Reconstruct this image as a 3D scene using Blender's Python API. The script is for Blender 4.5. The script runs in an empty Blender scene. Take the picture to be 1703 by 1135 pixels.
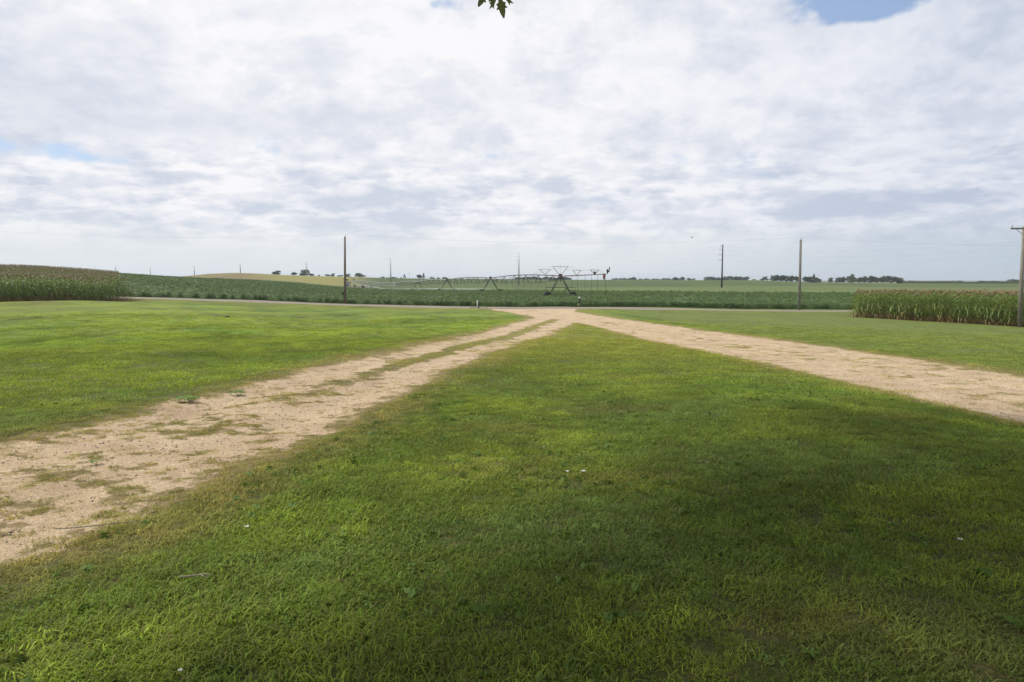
import bpy, math, random
import numpy as np
from mathutils import Vector, Matrix
R = math.radians
rng = np.random.default_rng(7)
random.seed(7)
scene = bpy.context.scene
col = scene.collection

# ------------------------------------------------------------ camera
EYE = 1.75
PITCH = 5.06
cam_d = bpy.data.cameras.new("camera")
cam_d.sensor_width = 36; cam_d.lens = 24.0
cam_d.clip_start = 0.05; cam_d.clip_end = 20000
cam = bpy.data.objects.new("camera", cam_d); col.objects.link(cam)
cam.location = (0, 0, EYE); cam.rotation_euler = (R(90-PITCH), 0, 0)
scene.camera = cam
scene.view_settings.view_transform = 'Standard'
scene.view_settings.look = 'None'
scene.view_settings.exposure = 0.0
scene.view_settings.gamma = 1.0
scene.view_settings.use_curve_mapping = False
scene.cycles.max_bounces = 6
scene.cycles.diffuse_bounces = 3
scene.cycles.transmission_bounces = 4
scene.cycles.transparent_max_bounces = 8
scene.cycles.volume_bounces = 0

_p = R(PITCH)
def ray(px, py):
    u = (px-851.5)/1135.0; v = (py-567.5)/1135.0
    return Vector((u, math.cos(_p)-v*math.sin(_p), -math.sin(_p)-v*math.cos(_p)))
def at(px, py, Y):
    """point seen at photo pixel (px,py) at distance Y ahead"""
    d = ray(px, py); s = Y/d.y
    return Vector((d.x*s, Y, EYE+d.z*s))

# ------------------------------------------------------------ sun and sky
SUN_AZ = R(-74)     # left of the view, a little ahead
SUN_EL = R(49)
sun_d = bpy.data.lights.new("sun", 'SUN'); sun_d.energy = 4.3; sun_d.angle = R(5)
sun_d.color = (1.0, .95, .86)
sun = bpy.data.objects.new("sun", sun_d); col.objects.link(sun)
sdir = Vector((math.sin(SUN_AZ)*math.cos(SUN_EL), math.cos(SUN_AZ)*math.cos(SUN_EL), math.sin(SUN_EL)))
sun.rotation_euler = sdir.to_track_quat('Z', 'Y').to_euler()

world = bpy.data.worlds.new("World"); scene.world = world; world.use_nodes = True
nt = world.node_tree; N = nt.nodes; L = nt.links; N.clear()
def nd(t, **kw):
    n = N.new(t)
    for k, v in kw.items(): setattr(n, k, v)
    return n
def setin(n, i, v):
    if hasattr(v, 'is_linked') or hasattr(v, 'node'): L.new(v, n.inputs[i])
    else: n.inputs[i].default_value = v
def mth(op, a, b=None, c=None, clamp=False):
    n = nd('ShaderNodeMath', operation=op); n.use_clamp = clamp
    setin(n, 0, a)
    if b is not None: setin(n, 1, b)
    if c is not None: setin(n, 2, c)
    return n.outputs[0]
def mixc(f, a, b):
    n = nd('ShaderNodeMix', data_type='RGBA'); n.clamp_factor = True
    setin(n, 0, f)
    for i, v in ((6, a), (7, b)):
        if isinstance(v, tuple): n.inputs[i].default_value = (*v, 1)
        else: L.new(v, n.inputs[i])
    return n.outputs[2]
def ramp(v, lo, hi):
    n = nd('ShaderNodeMapRange'); n.interpolation_type = 'SMOOTHSTEP'
    setin(n, 0, v); setin(n, 1, lo); setin(n, 2, hi); return n.outputs[0]
tc = nd('ShaderNodeTexCoord').outputs['Generated']
sep = nd('ShaderNodeSeparateXYZ'); L.new(tc, sep.inputs[0])
dx, dy, dz = sep.outputs
zc = mth('MAXIMUM', dz, 0.0)
den = mth('ADD', zc, 0.42)
pxv = mth('DIVIDE', dx, den); pyv = mth('DIVIDE', dy, den)
comb = nd('ShaderNodeCombineXYZ'); setin(comb, 0, pxv); setin(comb, 1, pyv)
P = comb.outputs[0]
def noise(scale, detail, rough, off, dist=0.0, src=None):
    m = nd('ShaderNodeMapping'); L.new(src or P, m.inputs[0]); m.inputs['Location'].default_value = off
    n = nd('ShaderNodeTexNoise'); L.new(m.outputs[0], n.inputs['Vector'])
    n.inputs['Scale'].default_value = scale; n.inputs['Detail'].default_value = detail
    n.inputs['Roughness'].default_value = rough; n.inputs['Distortion'].default_value = dist
    return n.outputs['Fac']
az = mth('ARCTAN2', dx, dy)
el = mth('ARCSINE', dz)
az_t, el_t = az, el
wn1 = noise(5.5, 5, .6, (4.0, 8.0, 3)); wn2 = noise(6.5, 5, .6, (14.0, 3.0, 7))
az = mth('ADD', az_t, mth('MULTIPLY', mth('SUBTRACT', wn1, .5), .16))
el = mth('ADD', el_t, mth('MULTIPLY', mth('SUBTRACT', wn2, .5), .030))
def blob(px, py, wx, wy):
    d = ray(px, py).normalized()
    a0 = math.atan2(d.x, d.y); e0 = math.asin(d.z)
    a = mth('DIVIDE', mth('SUBTRACT', az, a0), wx/1135.0)
    e = mth('DIVIDE', mth('SUBTRACT', el, e0), wy/1135.0)
    q = mth('ADD', mth('MULTIPLY', a, a), mth('MULTIPLY', e, e))
    return mth('EXPONENT', mth('MULTIPLY', q, -1.0))
def addup(lst):
    s = None
    for amt, b in lst:
        t = mth('MULTIPLY', b, amt)
        s = t if s is None else mth('ADD', s, t)
    return s
sky = nd('ShaderNodeTexSky', sky_type='NISHITA'); sky.sun_disc = False
sky.sun_elevation = SUN_EL; sky.sun_rotation = SUN_AZ
sky.air_density = 1.0; sky.dust_density = 1.0; sky.ozone_density = 1.0
skm = nd('ShaderNodeMix', data_type='RGBA', blend_type='MULTIPLY'); skm.inputs[0].default_value = 1
L.new(sky.outputs[0], skm.inputs[6]); skm.inputs[7].default_value = (.15, .145, .14, 1)
blue = mixc(0.62, skm.outputs[2], (.46, .60, .86))
cov_n = noise(3.4, 8, .6, (3.1, 1.7, 0), .15)
cov_f = noise(4.2, 6, .6, (9.2, 4.1, 2), .3)
cov = mth('ADD', mth('MULTIPLY', cov_n, .7), mth('MULTIPLY', cov_f, .3))
holes = addup([(.60, blob(1462, -16, 76, 34)), (.10, blob(1620, 78, 40, 10)), (.10, blob(1690, 165, 80, 14)),
               (.13, blob(0, 242, 80, 12)), (.13, blob(190, 268, 60, 12)), (.17, blob(735, 2, 30, 14)), (.12, blob(962, 285, 45, 22)),
               (.10, blob(1150, 262, 120, 26)), (.10, blob(1560, 268, 160, 14)), (.08, blob(1370, 245, 60, 15)), (.08, blob(830, 262, 80, 14))])
cov = mth('SUBTRACT', cov, holes)
cmask = ramp(cov, .27, .40)
lighter = ramp(noise(2.9, 5, .55, (-5.0, 2.2, 1)), .30, .60)
puff = ramp(noise(6.6, 8, .60, (1.0, 6.6, 4), .1), .35, .58)
fine = ramp(noise(20.0, 6, .6, (2.0, 1.6, 4), .1), .3, .68)
shade = mth('ADD', mth('ADD', mth('MULTIPLY', lighter, .32), mth('MULTIPLY', puff, .50)), mth('MULTIPLY', fine, .24))
# grey bases of the low cumulus and the broad grey band on the left
bases = addup([(.95, blob(640, 372, 85, 14)), (.9, blob(575, 338, 85, 10)), (.75, blob(430, 348, 60, 9)), (.6, blob(700, 322, 40, 7)),
               (.30, blob(330, 293, 40, 6)), (.28, blob(20, 338, 34, 11)), (.48, blob(380, 205, 150, 26)), (.5, blob(100, 170, 150, 60)), (.35, blob(170, 60, 90, 24)), (.3, blob(420, 20, 60, 16)), (.3, blob(610, 190, 120, 20)), (.3, blob(20, 110, 60, 30)), (.22, blob(520, 90, 60, 18)),
               (.22, blob(850, 150, 60, 26)), (.85, blob(1510, 326, 110, 11)), (.6, blob(1390, 352, 120, 8)), (.26, blob(1070, 215, 45, 16)),
               (.30, blob(1300, 350, 300, 22)), (.28, blob(960, 385, 30, 7)), (.28, blob(1060, 397, 24, 5)), (.18, blob(1290, 60, 90, 26)), (.2, blob(230, 380, 40, 5)), (.2, blob(860, 385, 25, 5))])
tops = addup([(.5, blob(80, 266, 70, 10)), (.4, blob(1540, 297, 120, 10)), (.3, blob(420, 330, 26, 6)), (.35, blob(50, 368, 26, 5)),
              (.3, blob(480, 366, 20, 5)), (.30, blob(330, 40, 320, 70)), (.22, blob(760, 60, 120, 40)), (.22, blob(250, 185, 60, 10)), (.3, blob(1100, 311, 90, 5))])
bases = mth('MULTIPLY', bases, mth('ADD', .30, mth('MULTIPLY', puff, .75)))
shade = mth('ADD', mth('SUBTRACT', shade, bases), tops, clamp=True)
pc = nd('ShaderNodeCombineXYZ'); setin(pc, 0, mth('MULTIPLY', az_t, 13.0)); setin(pc, 1, mth('MULTIPLY', el_t, 46.0))
pn = ramp(noise(1.0, 7, .6, (3.3, 2.1, 0), .2, pc.outputs[0]), .40, .62)
low = mth('MULTIPLY', ramp(el_t, R(2.2), R(4.0)), mth('SUBTRACT', 1.0, ramp(el_t, R(7.5), R(12.0))))
shade = mth('ADD', shade, mth('MULTIPLY', mth('MULTIPLY', low, .62), mth('SUBTRACT', pn, .55)), clamp=True)
cloud = mixc(shade, (.63, .68, .785), (.965, .96, .985))
cl = mixc(cmask, blue, cloud)
# the right side of the sky is duller than the left
rt = ramp(az_t, .05, .75)
dull = nd('ShaderNodeMix', data_type='RGBA', blend_type='MULTIPLY')
L.new(rt, dull.inputs[0]); L.new(cl, dull.inputs[6]); dull.inputs[7].default_value = (.80, .84, .90, 1)
hz = mixc(rt, (.78, .82, .835), (.49, .585, .67))
hmask = mth('SUBTRACT', 1.0, ramp(el_t, R(0.6), R(5.6)))
hmask = mth('MULTIPLY', mth('POWER', hmask, .9), .93)
fin = mixc(hmask, dull.outputs[2], hz)
below = mth('LESS_THAN', dz, -0.02)
fin = mixc(below, fin, (.12, .15, .08))
bg = nd('ShaderNodeBackground'); L.new(fin, bg.inputs[0]); bg.inputs[1].default_value = 1.0
wo = nd('ShaderNodeOutputWorld'); L.new(bg.outputs[0], wo.inputs[0])
world.cycles.sampling_method = 'MANUAL'; world.cycles.sample_map_resolution = 512

# ------------------------------------------------------------ numpy noise
def vnoise(x, y, seed=0):
    x = np.asarray(x, float); y = np.asarray(y, float)
    xi = np.floor(x).astype(np.int64); yi = np.floor(y).astype(np.int64)
    fx = x-xi; fy = y-yi
    fx = fx*fx*fx*(fx*(fx*6-15)+10); fy = fy*fy*fy*(fy*(fy*6-15)+10)
    def h(a, b):
        n = (a*374761393 + b*668265263 + seed*1442695041) & 0xffffffff
        n = ((n ^ (n >> 13))*1274126177) & 0xffffffff
        n = ((n ^ (n >> 16))*2246822519) & 0xffffffff
        return ((n ^ (n >> 15)) & 0xffffff)/float(0xffffff)
    a = h(xi, yi); b = h(xi+1, yi); c = h(xi, yi+1); d = h(xi+1, yi+1)
    return (a*(1-fx)+b*fx)*(1-fy)+(c*(1-fx)+d*fx)*fy
def fbm(x, y, octv=4, seed=0, gain=.5):
    s = 0; a = 1; t = 0
    for i in range(octv):
        s = s+a*vnoise(x*2**i+17.3*i, y*2**i-9.1*i, seed+i); t += a; a *= gain
    return s/t
def sstep(a, b, x):
    t = np.clip((x-a)/(b-a), 0, 1); return t*t*(3-2*t)
def lerp(a, b, t): return a+(b-a)*t

# ------------------------------------------------------------ terrain
CP = [(0,0,0),(0,3,-.02),(3,3,-.04),(-3,3,-.08),(0,8,-.2),(0,16,-.4),(0,23,-.55),(0,33,-.88),(4,45,-1.1),(4,65,-1.5),(0,74,-1.62),(0,83,-1.66),(-21,86,-1.35),
 (-47,88,-.62),(-60,90,-.25),(-100,95,.5),(-50,66,-.36),(-47,78,-.42),(-40,60,-.55),(36,84,-2.06),(36,70,-2.02),(41,55,-2.0),(13,23,-.78),(7,9,-.32),(13,17,-.65),(-5,6,-.15),
 (-5,14,-.3),(-13,17.5,-.32),(-30,40,-.6),(-25,20,-.35),(-15,5,-.2),(-20,60,-.95),(-10,40,-.85),(25,20,-1.0),(30,40,-1.6),(60,40,-2.2),(80,70,-2.4),(100,90,-2.3),(18,60,-1.75),(15,5,-.5),
 (0,-10,.05),(15,-12,0),(-15,-12,0),(40,-30,-.5),(-40,-30,0),(0,-60,0),(0,-400,0),(500,-500,0),(-500,-500,1),
 (-80,60,.4),(-82,110,1.45),(-73,110,1.1),(-64,112,.3),(-50,110,-.3),(-110,130,2.4),(-120,90,1.2),
 (8.4,117,-1.45),(-5,162,-1.6),(-19.5,207,-2.0),(-34,252,-2.55),(-50,297,-3.2),(-65,342,-3.5),(-80,387,-2.5),(-96,432,-2.15),(-110,477,-2.4),
 (-128,220,3.4),(-80,160,1.0),(-131,260,2.4),(-119,300,1.8),(-104,322,.6),(-84,352,-2.0),(-60,200,-.6),(-200,250,5.0),
 (-252,520,5.0),(-211,520,7.5),(-174,520,6.5),(-126,520,4.4),(-90,540,3.6),(-150,430,1.4),(-110,440,-1.5),(-330,600,5.4),(-500,700,5.5),(-400,400,6.0),(-300,300,5.5),
 (-30,450,2.2),(0,600,3.2),(60,500,2.2),(100,600,2.6),(190,620,2.2),(255,600,.7),(310,610,-.5),(400,610,-.7),(570,1000,-.8),
 (0,200,-1.9),(50,150,-1.6),(99,150,-1.75),(60,250,-1.4),(130,250,-1.35),(90,350,-1.2),(200,350,-1.5),(20,350,-1.8),(200,150,-1.9),(300,200,-2),
 (0,1000,3.5),(-300,1000,6),(300,1000,1.5),(-700,1500,5),(0,2000,3),(700,1500,0),(1500,1000,0),(-1500,1000,5),(0,4000,4),(3000,3000,2),(-3000,3000,6),(5000,0,0),(-5000,0,0),(0,-5000,0),(0,7000,4),(6000,6000,2),(-6000,6000,4)]
CP = np.array(CP, float)
def warp(x, y):
    r = np.hypot(x, y)+1e-9; g = np.log1p(r/18.)/r*18.
    return x*g, y*g
def _k(d2):
    return .5*d2*np.log(d2+1e-9)
cx, cy = warp(CP[:,0], CP[:,1]); n_ = len(CP)
K = _k((cx[:,None]-cx)**2+(cy[:,None]-cy)**2)+np.eye(n_)*.6
Pm = np.c_[np.ones(n_), cx, cy]
A = np.block([[K, Pm], [Pm.T, np.zeros((3,3))]])
W = np.linalg.solve(A, np.r_[CP[:,2], 0, 0, 0])
RP = np.array([(-400,105),(-200,93),(-80,89.5),(-47,88),(-21,85.8),(0,83),(35,83.6),(100,86),(200,90),(400,100)], float)
def road_y(x): return np.interp(x, RP[:,0], RP[:,1])
DL = [(-9.5,-5,1.8),(-6.7,1.5,2.1),(-4.95,6,2.0),(-4.1,9.5,1.85),(-3.45,14,1.7),(-2.5,20,1.75),(-1.3,27,1.8),(.6,37,1.9),(2.2,46,2.0),(3.8,56,2.2),(4.2,64,2.6)]
DR = [(12,-14,3),(10.4,4,3),(10.3,10,3.05),(10.2,16,2.95),(9.9,23,3.2),(9.2,33,3.4),(7.9,45,3.2),(6.6,55,3.2),(4.4,66,3.6),(3.2,73,3.8),(2.6,80,5.0)]
def polyd(x, y, PL):
    """signed distance to the centreline and half-width there"""
    best = np.full(x.shape, 1e9); sd = np.zeros(x.shape); hw = np.ones(x.shape)
    for (x0,y0,h0),(x1,y1,h1) in zip(PL[:-1], PL[1:]):
        ex, ey = x1-x0, y1-y0; l2 = ex*ex+ey*ey
        t = np.clip(((x-x0)*ex+(y-y0)*ey)/l2, 0, 1)
        qx = x-(x0+t*ex); qy = y-(y0+t*ey); d = np.hypot(qx, qy)
        s = np.sign(ex*qy-ey*qx); m = d < best
        best = np.where(m, d, best); sd = np.where(m, s*d, sd); hw = np.where(m, h0+t*(h1-h0), hw)
    return sd, hw

SKY_ = [(-600,457),(0,457),(190,458),(215,461),(250,461.6),(280,461.3),(310,459.5),(345,456),(390,454),(430,455.3),(470,457.6),(510,459),(560,460.5),(600,461.3),(650,463),(700,463.6),(760,464.2),(860,464.8),(950,465.6),(1050,465.8),(1120,466.2),(1260,466.4),(1290,468),(1340,470.5),(1500,471.3),(1703,471.5),(2300,470)]
SKQ = np.array([ray(a, b).x/ray(a, b).y for a, b in SKY_]); SKV = np.array([ray(a, b).z/ray(a, b).y for a, b in SKY_])
def terr(x, y):
    x = np.atleast_1d(np.asarray(x, float)); y = np.atleast_1d(np.asarray(y, float))
    wx, wy = warp(x, y); out = np.empty_like(x)
    for s in range(0, len(x), 20000):
        a = wx[s:s+20000]; b = wy[s:s+20000]
        D = (a[:,None]-cx)**2+(b[:,None]-cy)**2
        out[s:s+20000] = _k(D)@W[:n_]+W[n_]+W[n_+1]*a+W[n_+2]*b
    r = np.hypot(x, y)
    out += (fbm(x/5., y/5., 3, 3)-.5)*.10*sstep(3, 30, r)*(1-sstep(120, 300, r))
    out += (fbm(x/1.1, y/1.1, 2, 8)-.5)*.035*(1-sstep(25, 60, r))
    # shallow ditch on the near side of the road, left of the entrance
    # far land rises or falls to the skyline
    q = x/np.maximum(y, 1.)
    yy = np.clip(y, 1, 640)
    line = EYE+np.interp(q, SKQ, SKV)*yy-np.maximum(y-640, 0)*.0015
    w = sstep(430, 520, y)*(1-sstep(1.2, 1.8, np.abs(q)))*(1-sstep(2500, 4000, y))
    out = out+(line-out)*w
    dr = road_y(x)-y
    out -= .32*np.exp(-((dr-9)/3.0)**2)*sstep(4, 14, -x)*sstep(-75, -60, x)
    out -= .18*np.exp(-((dr-8)/2.6)**2)*sstep(12, 20, x)
    out += .10*(1-sstep(2.5, 5.5, np.abs(dr)))
    lf_ = sstep(-7, -13, x)*sstep(10, 18, y)*(1-sstep(66, 76, y))
    out += .20*np.sin(x*.20+y*.13+1.0)*lf_ + .10*np.sin(y*.42-x*.11)*lf_
    out += .26*np.exp(-((x-4.2)/2.6)**2-((y-9)/6.5)**2)
    m = (np.abs(x) < 20) & (y > -6) & (y < 66)
    if m.any():
        for PL, o_ in ((DL, .85), (DR, .9)):
            sd, hw = polyd(x[m], y[m], PL)
            out[m] += -.035*np.exp(-((np.abs(sd)-o_)/.30)**2)-.03*(1-sstep(hw-.5, hw+.4, np.abs(sd)))
    return out
def tz(x, y): return float(terr([x], [y])[0])

def gravel_fields(x, y):
    """bare-gravel amount 0..1, distance outside the drive (m), road distance"""
    sl, hl = polyd(x, y, DL); sr, hr = polyd(x, y, DR)
    wob = (fbm(x/1.6, y/1.6, 3, 21)-.5)*.9
    wob2 = (fbm(x/.35, y/.35, 3, 25)-.5)*.55
    el_ = hl-np.abs(sl)+wob*.8+wob2*.7; er = hr-np.abs(sr)+wob*.6+wob2*.5
    gl = sstep(-.35, .65, el_); gr = sstep(-.3, .6, er)
    near = 1-sstep(9, 24, y)
    weed = fbm(x/.5, y/.4, 5, 31, .72)
    weed2 = fbm(x/2.2, y/1.1, 2, 35)
    strip = np.exp(-((sl-.05*wob)/(.42+.15*wob))**2)
    tall = strip*lerp(.74, .22, near)*(1-.9*sstep(52, 60, y))
    wl = sstep(.46, .74, weed*.70+weed2*.2+tall*.62-.02)
    stripr = np.exp(-((sr-.4)/.55)**2)*.16+np.exp(-((sr+1.8)/.35)**2)*.05
    wr = sstep(.50, .74, weed*.70+weed2*.26+stripr*(.35+.65*fbm(x/3., y/6., 2, 77)))*.85
    spots = sstep(.53, .66, fbm(x/.30, y/.20, 4, 151, .65)*.75+fbm(x/2., y/1.6, 2, 155)*.25)*(1-sstep(30, 50, y)*.6)
    wl = np.maximum(wl, spots*.68); wr = np.maximum(wr, spots*.45)
    g = np.maximum(gl*(1-wl*.92), gr*(1-wr*.9))
    out = -np.maximum(hl-np.abs(sl), hr-np.abs(sr))
    return g, out, (np.abs(sl) < hl+.3), (np.abs(sr) < hr+.3), np.maximum(wl*(gl > gr), wr*(gr >= gl))

def c3(*a): return np.array(a, float)
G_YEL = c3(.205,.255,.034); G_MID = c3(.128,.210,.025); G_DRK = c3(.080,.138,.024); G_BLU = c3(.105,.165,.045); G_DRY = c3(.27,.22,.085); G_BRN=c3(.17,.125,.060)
def mix3(a, b, t): return a+(b-a)*t[:,None]
def lawn_tint(x, y, out):
    n1 = fbm(x/7., y/9., 4, 41); n2 = fbm(x/2.2, y/2.6, 4, 45, .6); n3 = fbm(x/.6, y/.6, 3, 49); n4 = fbm(x/1.8+9, y/2.4, 4, 57)
    r = np.hypot(x, y)
    c = np.tile(G_MID, (len(x), 1))
    c = mix3(c, G_YEL, sstep(.40, .62, n1*.45+n2*.35+n3*.2)*.85)
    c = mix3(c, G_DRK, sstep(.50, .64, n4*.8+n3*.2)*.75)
    c = c*(1-.32*sstep(.48, .64, fbm(x/.75+3, y/1.0, 4, 191, .6))[:,None])  # broken dark streaks of shade painted into the tint
    c = mix3(c, G_DRK*.9, sstep(.50, .62, fbm(x/1.9+8, y/1.3, 4, 195))*.55*(1-sstep(14, 24, r)))  # near-lawn shade patches painted as darker green
    c = mix3(c, G_BLU, sstep(.56, .68, fbm(x/2.6-4, y/1.6, 4, 63))*.6)  # bluish dark patches, also painted in place of soft shade
    c = mix3(c, G_BRN, sstep(.62, .76, fbm(x/1.7+4, y/1.1, 4, 66))*.28)
    # mown streaks on the far lawns
    left = sstep(0, 3, -polyd(x, y, DL)[0]*-1.) if False else (x < np.interp(y, [p[1] for p in DL], [p[0] for p in DL])).astype(float)
    s = .5+.5*np.sin((x*.93-y*.37)*1.15+3*fbm(x/14., y/14., 2, 71))
    st = left*sstep(8, 25, r)
    c = c*(1+(.16*(s-.5)*st)[:,None])
    c = mix3(c, c3(.205,.270,.034), st*.65*sstep(.25,.6,n2))
    far_r = (x > 13)*sstep(10, 25, r)
    c = mix3(c, c3(.150,.180,.050), far_r*.6)
    # shading of the left lawn's swells painted as broad colour bands
    band = .5+.5*np.sin((x*.42-y*.30)*.9+2.2*fbm(x/16.+5, y/16., 2, 171))
    c = c*(1+((band-.5)*.28*left*sstep(8, 20, r))[:,None])
    # dry worn margins along the drives
    dry = (1-sstep(.0, 1.0, out+(n2-.5)*1.6))
    c = mix3(c, G_DRY, np.clip(dry*(.35+.8*n3), 0, .9))
    # wedge tip between the drives is thinner and yellower
    tip = sstep(11, 26, y)*(1-sstep(4, 7, np.abs(x-4)))*(1-left)
    c = mix3(c, c3(.245,.235,.050), tip*.6)
    # rough dry knoll in front of the left corn, rim of the ditch
    kn = np.exp(-((x+43)/14)**2-((y-58)/7)**2)
    c = mix3(c, c3(.17,.15,.05), kn*.6*sstep(.4,.6,n4))
    dr = road_y(x)-y
    rim = np.exp(-((dr-5)/1.4)**2)*(x < -6)
    c = mix3(c, c3(.17,.165,.045), rim*.7)
    dk = np.exp(-((dr-8.5)/2.0)**2)*(x < -6)*sstep(.35,.55,fbm(x/6., y/3., 2, 91))
    c = mix3(c, c3(.07,.15,.02), dk*.6)
    return c

# ------------------------------------------------------------ node material helpers
def new_mat(name):
    m = bpy.data.materials.new(name); m.use_nodes = True
    t = m.node_tree; t.nodes.clear()
    o = t.nodes.new('ShaderNodeOutputMaterial'); return m, t, o
class T:
    def __init__(s, t): s.t = t
    def n(s, ty, **kw):
        n = s.t.nodes.new(ty)
        for k, v in kw.items(): setattr(n, k, v)
        return n
    def put(s, n, i, v):
        if hasattr(v, 'links') : s.t.links.new(v, n.inputs[i])
        else: n.inputs[i].default_value = v
    def math(s, op, a, b=0.0, clamp=False):
        n = s.n('ShaderNodeMath', operation=op); n.use_clamp = clamp; s.put(n, 0, a); s.put(n, 1, b); return n.outputs[0]
    def mix(s, f, a, b, bt='MIX'):
        n = s.n('ShaderNodeMix', data_type='RGBA', blend_type=bt); s.put(n, 0, f)
        for i, v in ((6, a), (7, b)):
            s.put(n, i, (*v, 1) if isinstance(v, tuple) and len(v) == 3 else v)
        return n.outputs[2]
    def noise(s, scale, detail=4, rough=.55, vec=None, dist=0.):
        n = s.n('ShaderNodeTexNoise'); n.inputs['Scale'].default_value = scale; n.inputs['Detail'].default_value = detail
        n.inputs['Roughness'].default_value = rough; n.inputs['Distortion'].default_value = dist
        s.t.links.new(vec if vec is not None else s.pos(), n.inputs['Vector']); return n.outputs['Fac']
    def pos(s):
        if not hasattr(s, '_p'): s._p = s.n('ShaderNodeNewGeometry').outputs['Position']
        return s._p
    def scaled(s, v, xyz):
        n = s.n('ShaderNodeMapping'); s.t.links.new(v, n.inputs[0]); n.inputs['Scale'].default_value = xyz; return n.outputs[0]
    def ramp(s, v, lo, hi, a=0., b=1.):
        n = s.n('ShaderNodeMapRange'); n.interpolation_type = 'SMOOTHSTEP'
        for i, q in enumerate((v, lo, hi, a, b)): s.put(n, i, q)
        return n.outputs[0]
    def attr(s, name, kind='GEOMETRY'):
        return s.n('ShaderNodeAttribute', attribute_name=name, attribute_type=kind)
    def bsdf(s, o, color, rough=.8, spec=.3, metal=0., bump=None, bs=.3, bd=.01):
        b = s.n('ShaderNodeBsdfPrincipled'); s.put(b, 'Base Color', (*color, 1) if isinstance(color, tuple) and len(color) == 3 else color)
        s.put(b, 'Roughness', rough); b.inputs['Specular IOR Level'].default_value = spec; b.inputs['Metallic'].default_value = metal
        if bump is not None:
            bu = s.n('ShaderNodeBump'); bu.inputs['Strength'].default_value = bs; bu.inputs['Distance'].default_value = bd
            s.t.links.new(bump, bu.inputs['Height']); s.t.links.new(bu.outputs[0], b.inputs['Normal'])
        if o is not None: s.t.links.new(b.outputs[0], o.inputs[0])
        return b

def simple(name, c, c2=None, scale=3., rough=.75, metal=0., spec=.3, stretch=(1,1,1)):
    m, t, o = new_mat(name); q = T(t)
    co = q.n('ShaderNodeTexCoord').outputs['Object']
    nz = q.noise(scale, 5, .6, q.scaled(co, stretch))
    q.bsdf(o, q.mix(q.ramp(nz, .35, .65), c, c2 or tuple(v*.7 for v in c)), rough, spec, metal, nz, .3, .01)
    return m
def leafy(name, c, c2, trans=.35, inst=None, rough=.6, noise_scale=1.5, spec=.25, tipc=None):
    """leaf / blade: diffuse + translucent, colour varied per copy and over space"""
    m, t, o = new_mat(name); q = T(t)
    nz = q.noise(noise_scale, 3, .6)
    if inst:
        a = q.attr(inst, 'INSTANCER').outputs['Color']
        rnd = q.n('ShaderNodeObjectInfo').outputs['Random']
        k = q.math('ADD', q.math('MULTIPLY', rnd, .6), .7)
        cc = q.n('ShaderNodeCombineColor'); [t.links.new(k, cc.inputs[i]) for i in range(3)]
        base = q.mix(1., a, cc.outputs[0], 'MULTIPLY')
        va = q.attr('var').outputs['Fac']
        base = q.mix(q.ramp(va, .86, .9), base, (.26, .22, .10))
        base = q.mix(q.math('MULTIPLY', va, .45), base, c)
    else:
        base = q.mix(q.ramp(nz, .35, .65), c, c2)
        rnd = q.n('ShaderNodeObjectInfo').outputs['Random']
        base = q.mix(q.math('MULTIPLY', rnd, .5), base, tuple(min(1, v*1.5) for v in c2))
    b = q.bsdf(None, base, rough, spec)
    tr = q.n('ShaderNodeBsdfTranslucent')
    tb = q.mix(1., base, (1.12, 1.0, .6), 'MULTIPLY'); t.links.new(tb, tr.inputs[0])
    ms = q.n('ShaderNodeMixShader'); ms.inputs[0].default_value = trans
    t.links.new(b.outputs[0], ms.inputs[1]); t.links.new(tr.outputs[0], ms.inputs[2]); t.links.new(ms.outputs[0], o.inputs[0])
    return m

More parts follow.
